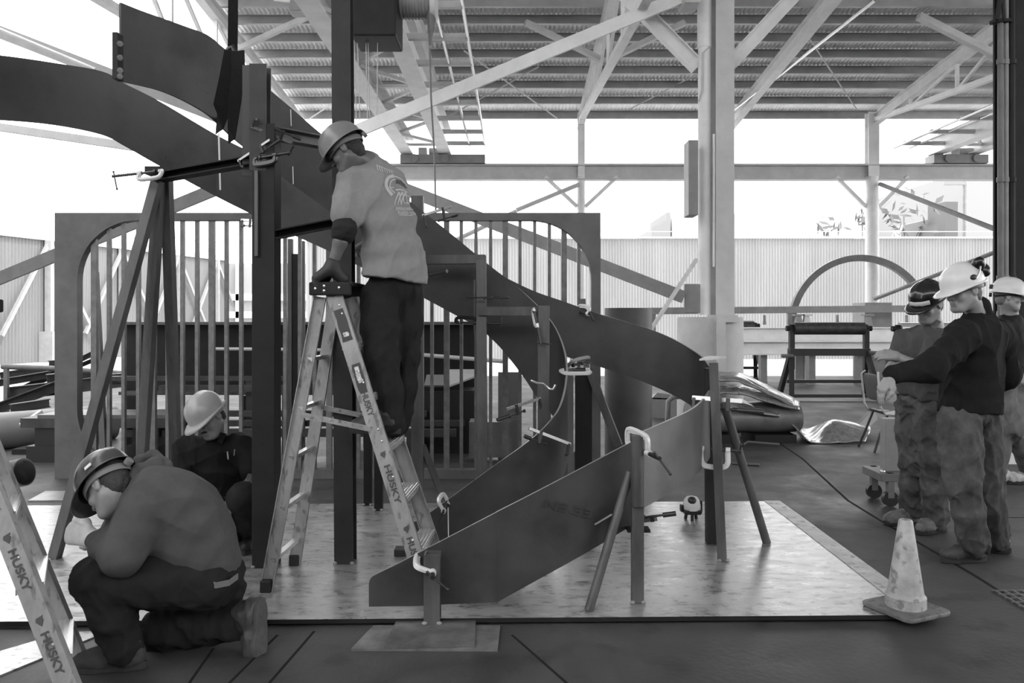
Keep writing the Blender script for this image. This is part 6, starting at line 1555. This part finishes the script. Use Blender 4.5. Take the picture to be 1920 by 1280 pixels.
c_clamp('grey C clamp lying level at the tight inner bend', P(1072, 694, 5.47), (1, 0.1, 0), (0, -1, -0.12), 0.12, 0.10, 0.03, paint2_m, hdir=(0, 0, 1), hl=0.06, bar=0.016)
c_clamp('grey C clamp above the level one, behind the inner bend', P(1075, 684, 5.75), (0.7, 0.5, 0.1), (0.6, -0.6, 0.5), 0.09, 0.09, 0.03, grey_m, hdir=(0, 0, 1), hl=0.06, bar=0.016)
c_clamp('small pale clamp hooked over the top edge of the upper outer plate', P(1090, 586, 6.68), (0.5, -0.85, -0.1), (0.25, 0, 1), 0.09, 0.055, 0.04, hdir=(0.5, 0, -1), hl=0.07, bar=0.017)
bar_clamp('bright bar clamp right of the back of the man on the ladder', P(792, 404, 5.80), P(846, 387, 5.70), (0.3, -0.2, -1), 0.09, 0.018, hand=0.05)
bar_clamp('thin dark bar clamp at the top of the square post', P(872, 559, 5.52), P(942, 556, 5.50), (0, -1, -0.2), 0.05, 0.014, clampd_m, hand=0.06)
c_clamp('black C clamp with bright bars where the level arm meets the tall post', P(492, 295, 4.78), (0.95, -0.2, 0.12), (0.1, -0.35, -1), 0.07, 0.045, 0.10, clampd_m, hdir=(0.4, -0.6, 0.3), hl=0.09, bar=0.016)
bar_clamp('bright bar clamp slanting across the upper part of the tall post', P(470, 236, 4.76), P(548, 268, 4.85), (0.2, -0.4, 1), 0.05, 0.018, hand=0.05)
bar_clamp('bright angled clamp lying on the level arm left of the tall post', P(446, 302, 4.84), P(506, 262, 4.76), (0.6, -0.3, -0.6), 0.05, 0.014, hand=0.08)
c_clamp('pale clamp with long tapering handle on the head of the leaning tripod', P(288, 322, 5.02), (-1, 0.05, -0.10), (0.1, -0.5, -0.7), 0.08, 0.055, 0.17, paint2_m, hdir=(0.2, 0, -1), hl=0.11, bar=0.014)
c_clamp('pale C clamp on the low left end of the inner stringer', P(838, 948, 5.16), (-0.15, -1, -0.15), (-0.5, 0, 1), 0.08, 0.075, 0.05, hdir=(-0.4, 0, -1), hl=0.10, bar=0.014)
bar_clamp('tool with pale collar and black handle sticking out beside the raking leg', P(1200, 976, 4.32), P(1232, 972, 4.30), (0.1, -0.2, 1), 0.02, 0.022, hand=0.07)
bar_clamp('small clamp on the panel top rail left of the tall post', P(452, 412, 7.555), P(476, 413, 7.555), (0, -0.2, -1), 0.07, 0.02, hand=0.03)
mb = MB(); mb.tube([P(996, 713, 5.44), P(1008, 718, 5.42), P(1020, 719, 5.38), P(1031, 729, 5.34), P(1037, 730, 5.34), P(1042, 721, 5.34)], 0.009, 8)
tag(obj('bent_clamp_handle', mb, chrome_m, smooth=60), 'bright bent handle sticking out beside the inner bend post', 'clamp handle')
mb = MB(); mb.cyl(P(800, 517, 5.55), P(820, 512, 5.5), 0.012, 10); mb.cyl(P(820, 512, 5.5), P(838, 508, 5.45), 0.014, 10)
tag(obj('clamp_handle', mb, clampd_m, smooth=40), 'clamp handle showing past the shirt hem of the man on the ladder', 'clamp handle')

# metal chair
cy = 9.2
q = lambda px, py, Y=cy: P(px, py, Y)
cx0 = q(1634, 0).x
root = thing('metal_chair', 'shell seat metal chair behind the man with crossed arms', 'chair', (cx0 + 0.25, cy, 0), None)
ch_m = mat('chair_shell', 0.07, 0.4, 0.2, 0.2, 10)
sx = cx0
def sheet(rows, th, m, parent, name):
    nu = len(rows[0]); vs_ = [V(p) for r in rows for p in r]; n0 = len(vs_)
    fs_ = [(j * nu + i, j * nu + i + 1, j * nu + nu + i + 1, j * nu + nu + i) for j in range(len(rows) - 1) for i in range(nu - 1)]
    o = obj(name, MB().add(vs_, fs_), m, parent, smooth=60); md = o.modifiers.new('thickness', 'SOLIDIFY'); md.thickness = th; md2 = o.modifiers.new('round', 'SUBSURF'); md2.levels = 1; md2.render_levels = 2; return o
sheet([[(sx + dx, cy + dy, z) for dy in (-0.2, -0.1, 0.1, 0.2)] for dx, z in ((-0.02, 0.88), (0.0, 0.72), (0.03, 0.56))], 0.015, ch_m, root, 'backrest')
sheet([[(sx + dx, cy + dy, z) for dy in (-0.21, -0.1, 0.1, 0.21)] for dx, z in ((0.04, 0.47), (0.10, 0.42), (0.26, 0.41), (0.42, 0.44))], 0.015, ch_m, root, 'seat')
for dy in (-0.21, 0.21):
    mb = MB(); mb.tube([(sx + 0.3, cy + dy, 0.42), (sx + 0.06, cy + dy, 0.43), (sx + 0.01, cy + dy, 0.52), (sx - 0.02, cy + dy, 0.86), (sx + 0.0, cy + dy * 0.8, 0.9)], 0.012, 8); obj('side_tube', mb, paint2_m, root, 60)
for dx, fx in ((0.10, -0.06), (0.36, 0.42)):
    for dy in (-0.18, 0.18):
        mb = MB(); mb.tube([(sx + dx, cy + dy, 0.42), (sx + (dx + fx) / 2, cy + dy, 0.22), (sx + fx, cy + dy * 1.15, 0.0)], 0.014, 8); obj('leg', mb, black_m if fx < 0 else midgrey_m, root, 60)

# small cart
ky = 6.45
root = thing('hand_cart', 'small grey cart on a dark wheel behind the man with crossed arms', 'cart', (P(1680, 0, ky).x, ky, 0))
mb = MB(); a, b_ = P(1652, 903, ky), P(1755, 888, ky); mb.bb((a.x, ky, a.z), (b_.x, ky + 0.35, b_.z)); obj('deck', mb, midgrey_m, root, bevel=0.005)
mb = MB(); a, b_ = P(1671, 888, ky), P(1700, 788, ky); mb.bb((a.x, ky + 0.1, a.z), (b_.x, ky + 0.2, b_.z)); obj('mast', mb, grey_m, root, bevel=0.006)
for px in (1672, 1745):
    for dy in (0.03, 0.32):
        x = P(px, 0, ky).x; mb = MB(); mb.cyl((x, ky + dy - 0.02, 0.062), (x, ky + dy + 0.02, 0.062), 0.062, 20); obj('wheel', mb, black_m, root, 40)
        mb = MB(); mb.bar((x, ky + dy, 0.07), (x, ky + dy, a.z), 0.05, 0.05, (0, 1, 0)); obj('caster', mb, midgrey_m, root)
mb = MB(); mb.ball(P(1655, 884, ky + 0.05), 0.022, 10, 8); mb.tube([P(1655, 886, ky + .05), P(1662, 890, ky + .05), P(1668, 888, ky + .05)], 0.012, 8); obj('latch', mb, chrome_m, root, 60)
